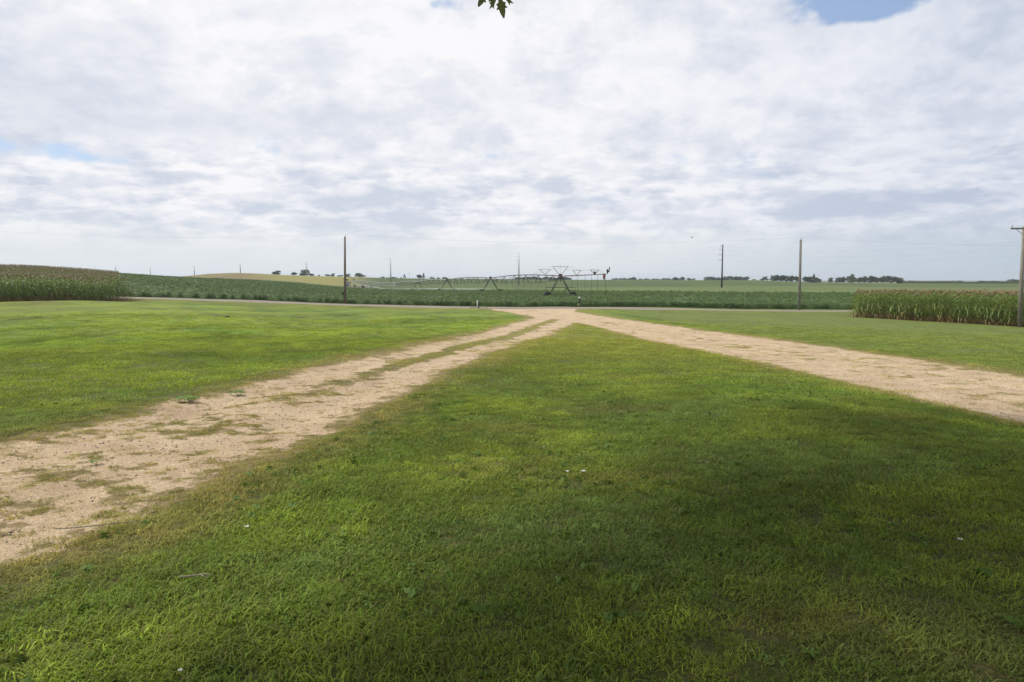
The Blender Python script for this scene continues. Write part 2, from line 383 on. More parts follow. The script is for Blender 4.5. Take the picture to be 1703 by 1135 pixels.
# ground material: colours come from what grows or lies there plus painted shade (vertex attributes), fine grain from noise
def ground_material():
    m, t, o = new_mat("ground_cover"); q = T(t)
    pos = q.pos()
    tint = q.attr('tint').outputs['Color']; g = q.attr('gravel').outputs['Fac']; rd = q.attr('roadness').outputs['Fac']
    blades = q.attr('blades').outputs['Fac']
    n1 = q.noise(9., 5, .7); n2 = q.noise(60., 4, .7); n3 = q.noise(2.2, 5, .65); n4=q.noise(.9,4,.6,q.scaled(pos,(1,.45,1)))
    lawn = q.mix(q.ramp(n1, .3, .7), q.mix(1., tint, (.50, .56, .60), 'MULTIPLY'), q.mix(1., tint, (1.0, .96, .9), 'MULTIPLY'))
    lawn = q.mix(q.math('MULTIPLY', q.ramp(n3, .52, .75), .35), lawn, (.10, .13, .03))
    lawn = q.mix(q.math('MULTIPLY', q.ramp(n4, .56, .72), .3), lawn, (.23, .25, .035))
    thatch_shade = q.mix(q.ramp(n2, .35, .65), (.034, .050, .012), (.085, .085, .03))  # thatch colour, darkened further for the shade between blades
    lawn = q.mix(q.math('MULTIPLY', blades, .8), lawn, thatch_shade)
    # gravel: sand-coloured, small stones
    vo = q.n('ShaderNodeTexVoronoi'); vo.inputs['Scale'].default_value = 60.; t.links.new(pos, vo.inputs['Vector'])
    st = q.n('ShaderNodeSeparateColor'); t.links.new(vo.outputs['Color'], st.inputs[0])
    gv = q.mix(q.ramp(q.noise(1.3, 5, .65), .3, .7), (.42, .31, .19), (.54, .42, .275))
    gv = q.mix(q.math('MULTIPLY', q.ramp(q.noise(.8, 5, .7), .46, .66), .55), gv, (.33, .225, .145))
    gv = q.mix(q.math('MULTIPLY', q.ramp(st.outputs[0], .6, 1.), .55), gv, (.60, .50, .38))
    gv = q.mix(q.math('MULTIPLY', q.ramp(st.outputs[1], .72, 1.), .6), gv, (.17, .12, .08))
    gv = q.mix(q.math('MULTIPLY', q.ramp(q.noise(20., 5, .75), .46, .66), .6), gv, (.24, .165, .105))
    gn = q.math('ADD', q.math('MULTIPLY', q.math('SUBTRACT', q.noise(14., 5, .8), .5), 1.1), q.math('MULTIPLY', q.math('SUBTRACT', q.noise(3.2, 5, .75), .5), 1.3))
    gm = q.ramp(q.math('ADD', g, gn), .36, .60)
    em = q.math('MULTIPLY', q.ramp(q.math('ADD', g, q.math('MULTIPLY', gn, .8)), .02, .30), .75)
    lawn = q.mix(em, lawn, q.mix(q.ramp(n1, .35, .65), (.17, .12, .055), (.27, .20, .10)))
    colr = q.mix(gm, lawn, gv)
    rv = q.mix(q.ramp(q.noise(1.0, 4, .6, q.scaled(pos, (.12, 1, 1))), .35, .65), (.19, .16, .135), (.25, .21, .17))
    rm = q.ramp(q.math('ADD', rd, q.math('MULTIPLY', q.math('SUBTRACT', q.noise(1.4, 4, .7), .5), .6)), -.1, .15)
    colr = q.mix(rm, colr, rv)
    h = q.math('ADD', q.math('MULTIPLY', n1, .5), q.math('MULTIPLY', n2, .35))
    h = q.math('ADD', h, q.math('MULTIPLY', vo.outputs['Distance'], q.math('MULTIPLY', gm, -.45)))
    q.bsdf(o, colr, .92, .15, 0., h, .8, .03)
    return m
M_ground = ground_material()

# ------------------------------------------------------------ object helpers
def tag(o, label=None, cat=None, group=None, kind=None):
    if label: o['label'] = label
    if cat: o['category'] = cat
    if group: o['group'] = group
    if kind: o['kind'] = kind
    return o
def empty(name, loc, rz=0.):
    o = bpy.data.objects.new(name, None); col.objects.link(o); o.location = loc; o.rotation_euler = (0, 0, rz)
    o.empty_display_size = .2; return o
class MB:
    def __init__(s): s.v = []; s.f = []
    def tube(s, p0, p1, r0, r1=None, n=8, cap=True):
        p0 = Vector(p0); p1 = Vector(p1); r1 = r0 if r1 is None else r1
        d = (p1-p0).normalized(); a = d.orthogonal().normalized(); b = d.cross(a); k = len(s.v)
        for p, r in ((p0, r0), (p1, r1)):
            for i in range(n):
                t = 2*math.pi*i/n; s.v.append(tuple(p+(a*math.cos(t)+b*math.sin(t))*r))
        for i in range(n): j = (i+1) % n; s.f.append((k+i, k+j, k+n+j, k+n+i))
        if cap: s.f.append(tuple(k+i for i in reversed(range(n)))); s.f.append(tuple(k+n+i for i in range(n)))
        return s
    def path(s, pts, rs, n=8):
        pts = [Vector(p) for p in pts]; k0 = len(s.v); m = len(pts)
        if not hasattr(rs, '__len__'): rs = [rs]*m
        a = None
        for i, p in enumerate(pts):
            d = (pts[min(i+1, m-1)]-pts[max(i-1, 0)]).normalized()
            a = d.orthogonal().normalized() if a is None else (a-d*a.dot(d)).normalized()
            b = d.cross(a)
            for j in range(n):
                t = 2*math.pi*j/n; s.v.append(tuple(p+(a*math.cos(t)+b*math.sin(t))*rs[i]))
        for i in range(m-1):
            for j in range(n):
                jj = (j+1) % n; q = k0+i*n; s.f.append((q+j, q+jj, q+n+jj, q+n+j))
        s.f.append(tuple(k0+i for i in reversed(range(n)))); s.f.append(tuple(k0+(m-1)*n+i for i in range(n)))
        return s
    def box(s, c, size, rot=None):
        k = len(s.v); c = Vector(c)
        for x in (-.5,.5):
            for y in (-.5,.5):
                for z in (-.5,.5):
                    p = Vector((x*size[0], y*size[1], z*size[2]))
                    if rot is not None: p = rot @ p
                    s.v.append(tuple(c+p))
        for f in ((0,1,3,2),(4,6,7,5),(0,4,5,1),(2,3,7,6),(0,2,6,4),(1,5,7,3)): s.f.append(tuple(k+i for i in f))
        return s
    def ball(s, c, r, nu=10, nv=7, sq=(1,1,1)):
        k = len(s.v)
        for i in range(nv+1):
            ph = math.pi*i/nv
            for j in range(nu):
                t = 2*math.pi*j/nu; s.v.append((c[0]+r*sq[0]*math.sin(ph)*math.cos(t), c[1]+r*sq[1]*math.sin(ph)*math.sin(t), c[2]+r*sq[2]*math.cos(ph)))
        for i in range(nv):
            for j in range(nu): jj = (j+1) % nu; s.f.append((k+i*nu+j, k+(i+1)*nu+j, k+(i+1)*nu+jj, k+i*nu+jj))
        return s
    def poly(s, pts):
        k = len(s.v); s.v += [tuple(p) for p in pts]; s.f.append(tuple(range(k, k+len(pts)))); return s
    def mesh(s, name, mats, smooth=False):
        me = bpy.data.meshes.new(name); me.from_pydata(s.v, [], s.f); me.update()
        for m in (mats if isinstance(mats, (list, tuple)) else [mats]): me.materials.append(m)
        if smooth: me.polygons.foreach_set('use_smooth', [True]*len(me.polygons))
        return me
    def build(s, name, mat, parent=None, smooth=False):
        return put(name, s.mesh(name, mat, smooth), parent)
def put(name, me, parent=None, loc=(0,0,0)):
    o = bpy.data.objects.new(name, me); col.objects.link(o); o.location = loc
    if parent is not None: o.parent = parent
    return o
def np_mesh(name, V, F, mat, smooth=False):
    """V (n,3), F (m,k)"""
    me = bpy.data.meshes.new(name); V = np.asarray(V, np.float32); F = np.asarray(F, np.int32)
    me.vertices.add(len(V)); me.vertices.foreach_set('co', V.ravel())
    m, k = F.shape; me.loops.add(m*k); me.loops.foreach_set('vertex_index', F.ravel())
    me.polygons.add(m); me.polygons.foreach_set('loop_start', np.arange(0, m*k, k, dtype=np.int32))
    me.polygons.foreach_set('loop_total', np.full(m, k, np.int32))
    if smooth: me.polygons.foreach_set('use_smooth', np.ones(m, bool))
    me.update(calc_edges=True)
    if mat: me.materials.append(mat)
    return me
def add_float(me, name, arr, dom='POINT'):
    a = me.attributes.new(name, 'FLOAT', dom); a.data.foreach_set('value', np.asarray(arr, np.float32))
def add_col(me, name, arr):
    a = me.attributes.new(name, 'FLOAT_COLOR', 'POINT')
    c = np.c_[np.asarray(arr), np.ones(len(arr))].astype(np.float32); a.data.foreach_set('color', c.ravel())

def scatter(name, pts, rots, scl, mats_objs, extra=None):
    """one 'stuff' object: points that carry copies of a few source meshes"""
    me = bpy.data.meshes.new(name); pts = np.asarray(pts, np.float32)
    me.vertices.add(len(pts)); me.vertices.foreach_set('co', pts.ravel())
    a = me.attributes.new('rot', 'FLOAT_VECTOR', 'POINT'); a.data.foreach_set('vector', np.asarray(rots, np.float32).ravel())
    add_float(me, 'scl', scl)
    a = me.attributes.new('pick', 'INT', 'POINT'); a.data.foreach_set('value', rng.integers(0, len(mats_objs), len(pts)).astype(np.int32))
    if extra is not None: add_col(me, 'tint', extra)
    o = put(name, me)
    cl_ = bpy.data.collections.new(name+"_sources")
    for i, s in enumerate(mats_objs):
        so = bpy.data.objects.new("source_%02d" % i, s); cl_.objects.link(so)
    g = bpy.data.node_groups.new(name+"_nodes", 'GeometryNodeTree')
    g.interface.new_socket('Geometry', in_out='INPUT', socket_type='NodeSocketGeometry')
    g.interface.new_socket('Geometry', in_out='OUTPUT', socket_type='NodeSocketGeometry')
    gi = g.nodes.new('NodeGroupInput'); go = g.nodes.new('NodeGroupOutput')
    m2p = g.nodes.new('GeometryNodeMeshToPoints')
    ci = g.nodes.new('GeometryNodeCollectionInfo'); ci.inputs[0].default_value = cl_
    ci.inputs['Separate Children'].default_value = True; ci.inputs['Reset Children'].default_value = True
    iop = g.nodes.new('GeometryNodeInstanceOnPoints'); iop.inputs['Pick Instance'].default_value = True
    def na(nm, ty):
        n = g.nodes.new('GeometryNodeInputNamedAttribute'); n.data_type = ty; n.inputs[0].default_value = nm; return n.outputs[0]
    l = g.links
    l.new(gi.outputs[0], m2p.inputs[0]); l.new(m2p.outputs[0], iop.inputs['Points']); l.new(ci.outputs[0], iop.inputs['Instance'])
    l.new(na('pick', 'INT'), iop.inputs['Instance Index'])
    e2r = g.nodes.new('FunctionNodeEulerToRotation'); l.new(na('rot', 'FLOAT_VECTOR'), e2r.inputs[0]); l.new(e2r.outputs[0], iop.inputs['Rotation'])
    l.new(na('scl', 'FLOAT'), iop.inputs['Scale']); l.new(iop.outputs[0], go.inputs[0])
    md = o.modifiers.new("copies", 'NODES'); md.node_group = g
    o['kind'] = 'stuff'
    return o

def leaf_dome(nl, rad, h, ls, seed, mat, nm, low=.15):
    r = np.random.default_rng(seed); V = []; F = []
    for i in range(nl):
        a = r.uniform(0, 6.283); u = r.uniform(low, 1); d = rad*math.sqrt(r.uniform(.05, 1))*math.sqrt(max(.05, 1-u*u*.7))
        c = Vector((d*math.cos(a), d*math.sin(a), h*u))
        nrm = Vector((math.cos(a)*.6+r.normal()*.45, math.sin(a)*.6+r.normal()*.45, .75)).normalized()
        s = nrm.orthogonal().normalized(); s.rotate(Matrix.Rotation(r.uniform(0, 6.28), 3, nrm)); t = nrm.cross(s); l = ls*r.uniform(.6, 1.25)
        k = len(V)
        V += [tuple(c-s*l), tuple(c-s*l*.1+t*l*.62), tuple(c+s*l+nrm*l*-.25), tuple(c-s*l*.1-t*l*.62)]
        F.append((k, k+1, k+2, k+3))
    return np_mesh(nm, V, F, mat)
# ------------------------------------------------------------ crop zones
SOYB = np.array([(-400,240),(-160,232),(-131,264),(-119,304),(-104,324),(-84,354),(-60,330),(-40,300),(-22,235),(0,205),(20,175),(50,153),(100,150),(160,150),(400,150)], float)
def soy_back(x): return np.interp(x, SOYB[:,0], SOYB[:,1])
def soy_front(x): return road_y(x)+4.2+2.6*sstep(-6, 22, x)+.5*(vnoise(x/5., x*0, 5)-.5)
def soy_left(y): return np.interp(y, [86, 112, 128, 240, 360], [-53, -63.5, -72.5, -170, -290])

def field_colour(x, y):
    """colour of the land beyond the lawns: (colour, weight)"""
    r = np.hypot(x, y); nn = fbm(x/22., y/40., 4, 101); n2 = fbm(x/70., y/120., 3, 107)
    c = np.tile(c3(.066,.105,.033), (len(x), 1))
    c = mix3(c, c3(.085,.130,.036), sstep(.4,.65,nn)*sstep(-20, 40, x))
    # sunlit far slope right of centre, its light painted as a paler band
    b = sstep(-30, 40, x)*sstep(148, 158, y)*(1-sstep(330, 345, y))
    c = mix3(c, c3(.155,.215,.065), b*(.45+.25*nn))
    c = mix3(c, c3(.20,.25,.09), sstep(-20,30,x)*np.exp(-((y-165)/14)**2)*.35)  # lit crest of that slope, painted paler still
    b2 = (x < 0)*sstep(200, 230, y)*(1-sstep(300, 420, y))
    c = mix3(c, c3(.14,.21,.06), b2*.5)  # lit slope continued to the left, again as paler colour
    c = mix3(c, c3(.12,.19,.045), sstep(20,60,x)*sstep(480,520,y)*(1-sstep(640,700,y))*.8)
    # ripening tan hill on the left, with browner lower slope
    th = sstep(20, -10, x+y*.16+34)*sstep(330, 380, y-(x+84)*.0)*(1-sstep(560, 700, y))
    tanc = mix3(np.tile(c3(.27,.25,.075), (len(x),1)), c3(.20,.155,.075), sstep(.45,.6,n2+(.12)*(x>-190)*(y<480)))
    tanc = mix3(tanc, c3(.15,.18,.06), sstep(.5,.7,nn)*.6)
    c = mix3(c, tanc, th)
    # stubble far right
    sb = (x > 300)*sstep(590, 600, y)*(1-sstep(900, 950, y))
    c = mix3(c, c3(.26,.22,.12), sb*.9)
    return c

# ------------------------------------------------------------ ground: one sheet, cut into what lies on it
def build_ground():
    ri = [0.0]; r = .35
    while r < 9000:
        ri.append(r); r *= 1.0105 if r < 130 else (1.016 if r < 700 else 1.05)
    ri = np.array(ri[1:])
    af = np.radians(np.arange(-54, 54.01, .3)); ab = np.radians(np.arange(54+3, 360-54-1, 3.))
    an = np.r_[af, ab]; na_ = len(an); nr = len(ri)
    RR, AA = np.meshgrid(ri, an, indexing='ij')
    X = (RR*np.sin(AA)).ravel(); Y = (RR*np.cos(AA)).ravel()
    Z = terr(X, Y)
    g, out, _, _, _ = gravel_fields(X, Y)
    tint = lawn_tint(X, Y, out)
    rdist = Y-road_y(X)
    fc = field_colour(X, Y)
    beyond = sstep(soy_front(X)-1.2, soy_front(X)+.2, Y)
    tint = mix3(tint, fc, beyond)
    # earth under the corn
    def soil(mask):
        nonlocal tint
        tint = mix3(tint, c3(.16,.095,.055), mask)
    soil(corn_mask(X, Y))
    roadness = 3.1-np.abs(rdist)-1.3*sstep(14, 30, X)
    g = g*(rdist < 0)
    bl = 1-sstep(10, 40, RR.ravel())
    V = np.c_[X, Y, Z]
    i = np.arange(nr-1)[:,None]*na_; j = np.arange(na_)[None,:]; jn = (j+1) % na_
    F = np.stack([i+j, i+na_+j, i+na_+jn, i+jn], -1).reshape(-1, 4)[:, ::-1]
    # centre cap
    V = np.r_[V, [[0, 0, tz(0, 0)]]]; tint = np.r_[tint, tint[:1]]; g = np.r_[g, 0]; roadness = np.r_[roadness, -9]; bl = np.r_[bl, 1]
    capF = np.array([[len(V)-1, (k+1) % na_, k, k] for k in range(na_)])
    fx = V[F[:, :], 0].mean(1); fy = V[F[:, :], 1].mean(1)
    _, _, inl, inr, _ = gravel_fields(fx, fy)
    fr = np.abs(fy-road_y(fx))
    cat = np.zeros(len(F), int)
    cat[fy > road_y(fx)+4.5] = 4
    cat[inl & (fy < road_y(fx)-3.2)] = 1
    cat[inr & (fy < road_y(fx)-3.2)] = 2
    cat[fr <= 3.4] = 3
    cat[(fy < -30)] = 0
    for k, nm in ((0, 'ground'), (1, 'gravel_drive'), (2, 'gravel_drive'), (3, 'road'), (4, 'field')):
        f = F[cat == k]
        u, inv = np.unique(f, return_inverse=True)
        me = np_mesh(nm, V[u], inv.reshape(f.shape), M_ground, True)
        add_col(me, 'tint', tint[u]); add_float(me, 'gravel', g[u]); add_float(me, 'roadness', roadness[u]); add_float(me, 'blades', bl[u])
        tag(put(nm, me), kind='structure')
    m2 = MB(); c0 = (0, 0, tz(0, 0))
    for k in range(na_): m2.v.append(tuple(V[k]))
    m2.v.append(c0); m2.f = [(na_, (k+1) % na_, k) for k in range(na_)]
    me = m2.mesh('ground', M_ground); add_col(me, 'tint', tint[:na_+1]); add_float(me, 'gravel', np.zeros(na_+1)); add_float(me, 'roadness', np.full(na_+1, -9)); add_float(me, 'blades', np.ones(na_+1))
    tag(put('ground', me), kind='structure')

# corn rows. right field: wall of corn facing the lawn; left field: near corner and the hill across the road
RC0 = np.array([35.6, 71.5]); RC1 = np.array([42.2, 53.0])          # visible edge of the right field
rdv = (RC1-RC0)/np.linalg.norm(RC1-RC0); rnv = np.array([-rdv[1], rdv[0]])
if rnv[0] < 0: rnv = -rnv
LC0 = np.array([-47.0, 80.5]); LC1 = np.array([-52.0, 64.0])
ldv = (LC1-LC0)/np.linalg.norm(LC1-LC0); lnv = np.array([ldv[1], -ldv[0]])
if lnv[0] > 0: lnv = -lnv
def corn_mask(x, y):
    s = (x-RC0[0])*rdv[0]+(y-RC0[1])*rdv[1]; d = (x-RC0[0])*rnv[0]+(y-RC0[1])*rnv[1]
    m = (d > -.5)*(s > -1)*(s < 60)*(y < road_y(x)-3.8)*(d < 60)
    s = (x-LC0[0])*ldv[0]+(y-LC0[1])*ldv[1]; d = (x-LC0[0])*lnv[0]+(y-LC0[1])*lnv[1]
    m2 = (d > -.5)*(s > -9)*(s < 60)*(y < road_y(x)-3.8)*(d < 60)
    m3 = (x < np.interp(y, [90, 112, 128], [-56, -64.2, -73.6]))*(y > road_y(x)+4)*(y < 130)*(x > -150)
    return np.clip(m+m2+m3, 0, 1).astype(float)
build_ground()

# ------------------------------------------------------------ grass
M_blade = leafy("grass_blade", (.20,.27,.03), (.1,.15,.02), .35, inst='tint', rough=.6, spec=.14)
def blade_clump(nb, rad, h0, h1, w, lean, seed):
    r = np.random.default_rng(seed)
    V = []; F = []; var = []
    for i in range(nb):
        a = r.uniform(0, 2*math.pi); d = rad*math.sqrt(r.uniform()); bx, by = d*math.cos(a), d*math.sin(a)
        h = r.uniform(h0, h1)*(1-.3*d/rad); t = r.uniform(0, 2*math.pi); le = lean*r.uniform(.3, 1.6)*h
        lx, ly = math.cos(t)*le, math.sin(t)*le; s = t+math.pi/2+r.uniform(-.5, .5); ww = w*r.uniform(.6, 1.3)/2
        sx, sy = math.cos(s)*ww, math.sin(s)*ww; k = len(V)
        for q, (f, wf, z) in enumerate(((0, .8, 0), (.25, 1., .45), (.65, .75, .85))):
            V += [(bx+lx*f-sx*wf, by+ly*f-sy*wf, z*h), (bx+lx*f+sx*wf, by+ly*f+sy*wf, z*h)]
        V.append((bx+lx*1.15, by+ly*1.15, h*(1.0-.18*lean)))
        F += [(k, k+1, k+3, k+2), (k+2, k+3, k+5, k+4), (k+4, k+5, k+6, k+6)]
        var += [r.uniform()]*7
    F = [f if len(set(f)) == 4 else f[:3] for f in F]
    me = bpy.data.meshes.new("grass_clump"); me.from_pydata(V, [], F); me.update(); me.materials.append(M_blade)
    add_float(me, 'var', var)
    return me
near_cl = [blade_clump(60, .115, .016, .050, .0052, 1.1, s) for s in range(6)]
far_cl = [blade_clump(56, .26, .022, .055, .009, 1.0, 20+s) for s in range(4)]
def sector_pts(r0, r1, a0, a1, dens):
    n = int((r1*r1-r0*r0)*.5*(a1-a0)*dens)
    r = np.sqrt(rng.uniform(r0*r0, r1*r1, n)); a = rng.uniform(a0, a1, n)
    return r*np.sin(a), r*np.cos(a)
def grass_object(name, x, y, cl, sc, label):
    g, out, _, _, wd = gravel_fields(x, y)
    keep = (rng.uniform(size=len(x)) > g*1.0) & (np.abs(y-road_y(x)) > 3.4)
    bare = fbm(x/.8, y/.8, 3, 131)
    keep &= rng.uniform(size=len(x)) < .8+.5*bare
    keep &= rng.uniform(size=len(x)) < 1-sstep(34, 66, np.hypot(x, y))
    x, y, g, out, wd = x[keep], y[keep], g[keep], out[keep], wd[keep]
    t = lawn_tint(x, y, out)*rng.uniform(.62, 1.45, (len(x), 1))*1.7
    lush = fbm(x/1.4, y/1.4, 3, 141)
    s = sc*(.62+.75*lush)*rng.uniform(.75, 1.25, len(x))*np.where(out < .1, .55, 1.)*np.where((out > .1) & (out < .7), .8, 1.)
    z = terr(x, y)-.004
    rot = np.c_[rng.uniform(-.12, .12, len(x)), rng.uniform(-.12, .12, len(x)), rng.uniform(0, 6.28, len(x))]
    o = scatter(name, np.c_[x, y, z], rot, s, cl, t)
    tag(o, label, 'grass'); return o
x, y = sector_pts(1.2, 13, R(-52), R(52), 165)
grass_object('lawn_grass', x, y, near_cl, 1.0, 'short green lawn grass close to the camera')
x, y = sector_pts(13, 30, R(-46), R(46), 40)
x2, y2 = sector_pts(30, 66, R(-44), R(44), 13)
grass_object('lawn_grass', np.r_[x, x2], np.r_[y, y2], far_cl, 1.0, 'mown lawn grass farther off along the two gravel drives')

# ------------------------------------------------------------ broad-leaved weeds in the lawn
M_weed = leafy("weed_leaf", (.10,.17,.03), (.13,.21,.04), .3)
def weed(name, x, y, s, label, n=8):
    m = MB()
    for i in range(n):
        a = i*2.4+random.random(); l = s*random.uniform(.7, 1.1); w = l*.34; d = Vector((math.cos(a), math.sin(a), 0)); q = Vector((-d.y, d.x, 0))
        k = len(m.v); hs = [(0, .10, .012), (.3, .6, .03), (.6, 1., .04), (.85, .65, .03), (1.05, .02, .015)]
        for f, wf, z in hs:
            c = d*(l*f)+Vector((0, 0, z*s/.1*.8)); m.v += [tuple(c-q*w*wf/2+Vector((0,0,.004))), tuple(c), tuple(c+q*w*wf/2+Vector((0,0,.004)))]
        for r_ in range(4):
            for c_ in range(2): b = k+r_*3+c_; m.f.append((b, b+1, b+4, b+3))
    o = m.build(name, M_weed, None, True); o.location = (x, y, tz(x, y)+.018); return tag(o, label, 'weed')
def on_ground(px, py):
    d = ray(px, py); t = .5
    for _ in range(4000):
        p = Vector((0, 0, EYE))+d*t
        if p.z < tz(p.x, p.y): break
        t *= 1.004 if t < 30 else 1.003
    return p
p = on_ground(712, 1030); weed('broadleaf_weed', p.x, p.y, .05, 'bright green broad-leaved weed low in the shaded front lawn')
p = on_ground(1345, 1096); weed('broadleaf_weed', p.x, p.y, .045, 'broad-leaved weed at the bottom of the dark right-hand lawn')
p = on_ground(1415, 938); weed('broadleaf_weed', p.x, p.y, .05, 'pale broad-leaved weed in the dark grass on the right', 6)
p = on_ground(312, 669); weed('broadleaf_weed', p.x, p.y, .22, 'dark green weed clump on the outer edge of the left gravel drive', 14)
p = on_ground(392, 658); weed('broadleaf_weed', p.x, p.y, .17, 'small dark weed beside the gravel where the left drive narrows', 12)
p = on_ground(156, 774); weed('broadleaf_weed', p.x, p.y, .09, 'little weed tuft growing in the bare gravel at left', 8)

M_clover = leafy("clover_leaf", (.085,.150,.030), (.13,.20,.045), .3, noise_scale=5., spec=.1)
clov = [leaf_dome(34, .11, .034, .011, 600+i, M_clover, 'clover_patch', .3) for i in range(3)]+[leaf_dome(9, .06, .035, .026, 610, M_clover, 'clover_patch', .4)]
x, y = sector_pts(2, 13, R(-50), R(50), 34)
_, out, _, _, _ = gravel_fields(x, y)
k = (out > .25) & (fbm(x/.9, y/.9, 4, 181) > .52); x, y = x[k], y[k]
o = scatter('clover', np.c_[x, y, terr(x, y)], np.c_[rng.normal(0, .1, len(x)), rng.normal(0, .1, len(x)), rng.uniform(0, 6.28, len(x))], rng.uniform(.6, 1.3, len(x)), clov)
tag(o, 'small round-leaved clover mixed into the near lawn', 'ground cover')
M_stone = simple("pebble", (.52,.44,.34), (.30,.24,.18), 25.)
stn = []
for i in range(5):
    m_ = MB(); m_.ball((0, 0, .3), 1., 7, 5, (random.uniform(.8,1.2), random.uniform(.6,.9), random.uniform(.45,.7)))
    m_.v = [tuple(c*random.uniform(.88, 1.1) for c in v) for v in m_.v]; stn.append(m_.mesh('pebble', M_stone, True))
x, y = sector_pts(3, 34, R(-50), R(50), 60)
g_, _, il, ir, _ = gravel_fields(x, y)
k = (il | ir) & (rng.uniform(size=len(x)) < g_*.9+.03) & (rng.uniform(size=len(x)) < 1-.6*sstep(12, 34, y)); x, y = x[k], y[k]
o = scatter('gravel_stones', np.c_[x, y, terr(x, y)+.002], np.c_[rng.normal(0, .3, len(x)), rng.normal(0, .3, len(x)), rng.uniform(0, 6.28, len(x))], .005+.012*rng.uniform(size=len(x))**3, stn)
tag(o, 'loose pale stones lying on both gravel drives', 'gravel')
# ------------------------------------------------------------ small litter
M_twig = simple("dead_twig", (.30,.26,.21), (.16,.13,.10), 40.)
M_petal = simple("white_petal", (.78,.78,.76), (.6,.6,.58), 30.)
def twig(px, py, ln, ang, label, fork=True):
    p = on_ground(px, py); m = MB(); pts = []
    for i in range(7):
        f = i/6-.5; pts.append((ln*f, .03*ln*math.sin(f*5.), .04+.01*math.sin(f*3)))
    o = m.path(pts, [.0045, .005, .005, .0045, .004, .0035, .002], 6).build('stick', M_twig)
    if fork:
        f2 = MB().path([pts[4], (pts[4][0]+.18*ln, pts[4][1]-.14*ln, .05), (pts[4][0]+.3*ln, pts[4][1]-.16*ln, .04)], [.0035, .003, .0015], 5).build('side_twig', M_twig, o)
    o.location = (p.x, p.y, tz(p.x, p.y)+.005); o.rotation_euler = (0, 0, ang); tag(o, label, 'stick')
twig(325, 969, .20, -.12, 'pale forked twig lying on the front lawn at left')
twig(165, 884, .62, .12, 'long thin dead stick at the gravel edge of the left drive', False)
def petal(px, py, s, label):
    p = on_ground(px, py); m = MB()
    for i in range(5):
        a = i*1.257+random.random()*.5; d = Vector((math.cos(a), math.sin(a), .35)); q = Vector((-d.y, d.x, 0))
        m.poly([(0,0,0), d*s*.6+q*s*.3, d*s, d*s*.6-q*s*.3])
    o = m.build('white_flower', M_petal); o.location = (p.x, p.y, tz(p.x, p.y)+.045); tag(o, label, 'flower', 'white flower heads in the lawn')
petal(411, 886, .020, 'single white flower head near the lower end of the left drive')
petal(943, 793, .022, 'left one of two white flower heads side by side in mid lawn')
petal(970, 793, .028, 'right and larger one of two white flower heads in mid lawn')
petal(1596, 909, .020, 'white flower head in the dark grass on the right')
petal(904, 751, .013, 'tiny white flower head farthest up the middle of the lawn')
petal(301, 1132, .013, 'tiny white flower head at the bottom edge of the lawn')
# ------------------------------------------------------------ soybean field
M_soy = leafy("soybean_leaf", (.055,.102,.026), (.090,.150,.038), .25, noise_scale=.6, rough=.5, spec=.35)
M_soyc = None
def soy_canopy():
    m, t, o = new_mat("soybean_canopy"); q = T(t); pos = q.pos()
    n1 = q.noise(1.6, 5, .7, q.scaled(pos, (.7, 1, 1))); n2 = q.noise(.05, 4, .6, q.scaled(pos, (1, .4, 1))); n3 = q.noise(7., 4, .75)
    c = q.mix(q.ramp(n1, .35, .68), (.040,.068,.020), (.075,.115,.034))
    c = q.mix(q.math('MULTIPLY', q.ramp(n2, .45, .62), .5), c, (.085,.135,.045))
    c = q.mix(q.math('MULTIPLY', q.ramp(n3, .62, .75), .6), c, (.13,.19,.06))
    q.bsdf(o, c, .8, .2, 0, n1, .9, .2)
    xs = np.r_[np.arange(-300, -70, 2.), np.arange(-70, 130, .5), np.arange(130, 300, 2.)]
    nrow = 170; tt = (np.exp(np.linspace(0, 2.2, nrow))-1)/(math.exp(2.2)-1)
    Xg, Tg = np.meshgrid(xs, tt, indexing='ij')
    yf = soy_front(Xg)+.25; Yg = yf+(soy_back(Xg)-yf)*Tg
    x, y = Xg.ravel(), Yg.ravel()
    h = .64+.18*(fbm(x/.55, y/.8, 3, 201)-.5)+.14*(fbm(x/6., y/6., 2, 203)-.5)
    Z = terr(x, y)+h
    top = np.c_[x, y, Z]
    V = top.copy(); n0 = len(xs)
    # skirts front and back
    fr = top.reshape(n0, nrow, 3)[:, 0].copy(); fr[:, 2] = terr(fr[:, 0], fr[:, 1])-.1; fr[:, 1] -= .15
    bk = top.reshape(n0, nrow, 3)[:, -1].copy(); bk[:, 2] -= 1.2
    V = np.r_[V, fr, bk]; b1 = n0*nrow; b2 = b1+n0
    i = np.arange(n0-1)[:, None]*nrow; j = np.arange(nrow-1)[None, :]
    F = np.stack([i+j, i+nrow+j, i+nrow+j+1, i+j+1], -1).reshape(-1, 4)
    k = np.arange(n0-1)
    F = np.r_[F, np.c_[k*nrow, b1+k, b1+k+1, (k+1)*nrow], np.c_[k*nrow+nrow-1, (k+1)*nrow+nrow-1, b2+k+1, b2+k]]
    # cut away what lies left of the field edge
    fx = V[F, 0].mean(1); fy = V[F, 1].mean(1); F = F[fx > soy_left(fy)]
    me = np_mesh('soybean_field', V, F, m, True)
    tag(put('soybean_field', me), 'dark green soybean field across the road', 'crop field', kind='stuff')
soy_canopy()
soy_cl = [leaf_dome(110, .42, .78, .062, 300+i, M_soy, 'soybean_clump', .42) for i in range(5)]
def soy_pts(x0, x1, yoff0, yoff1, dens):
    n = int((x1-x0)*(yoff1-yoff0)*dens); x = rng.uniform(x0, x1, n); y = soy_front(x)+rng.uniform(yoff0, yoff1, n)
    k = (x > soy_left(y)+.3) & (y < soy_back(x)-.5) & (np.abs(x) < y*.86); return x[k], y[k]
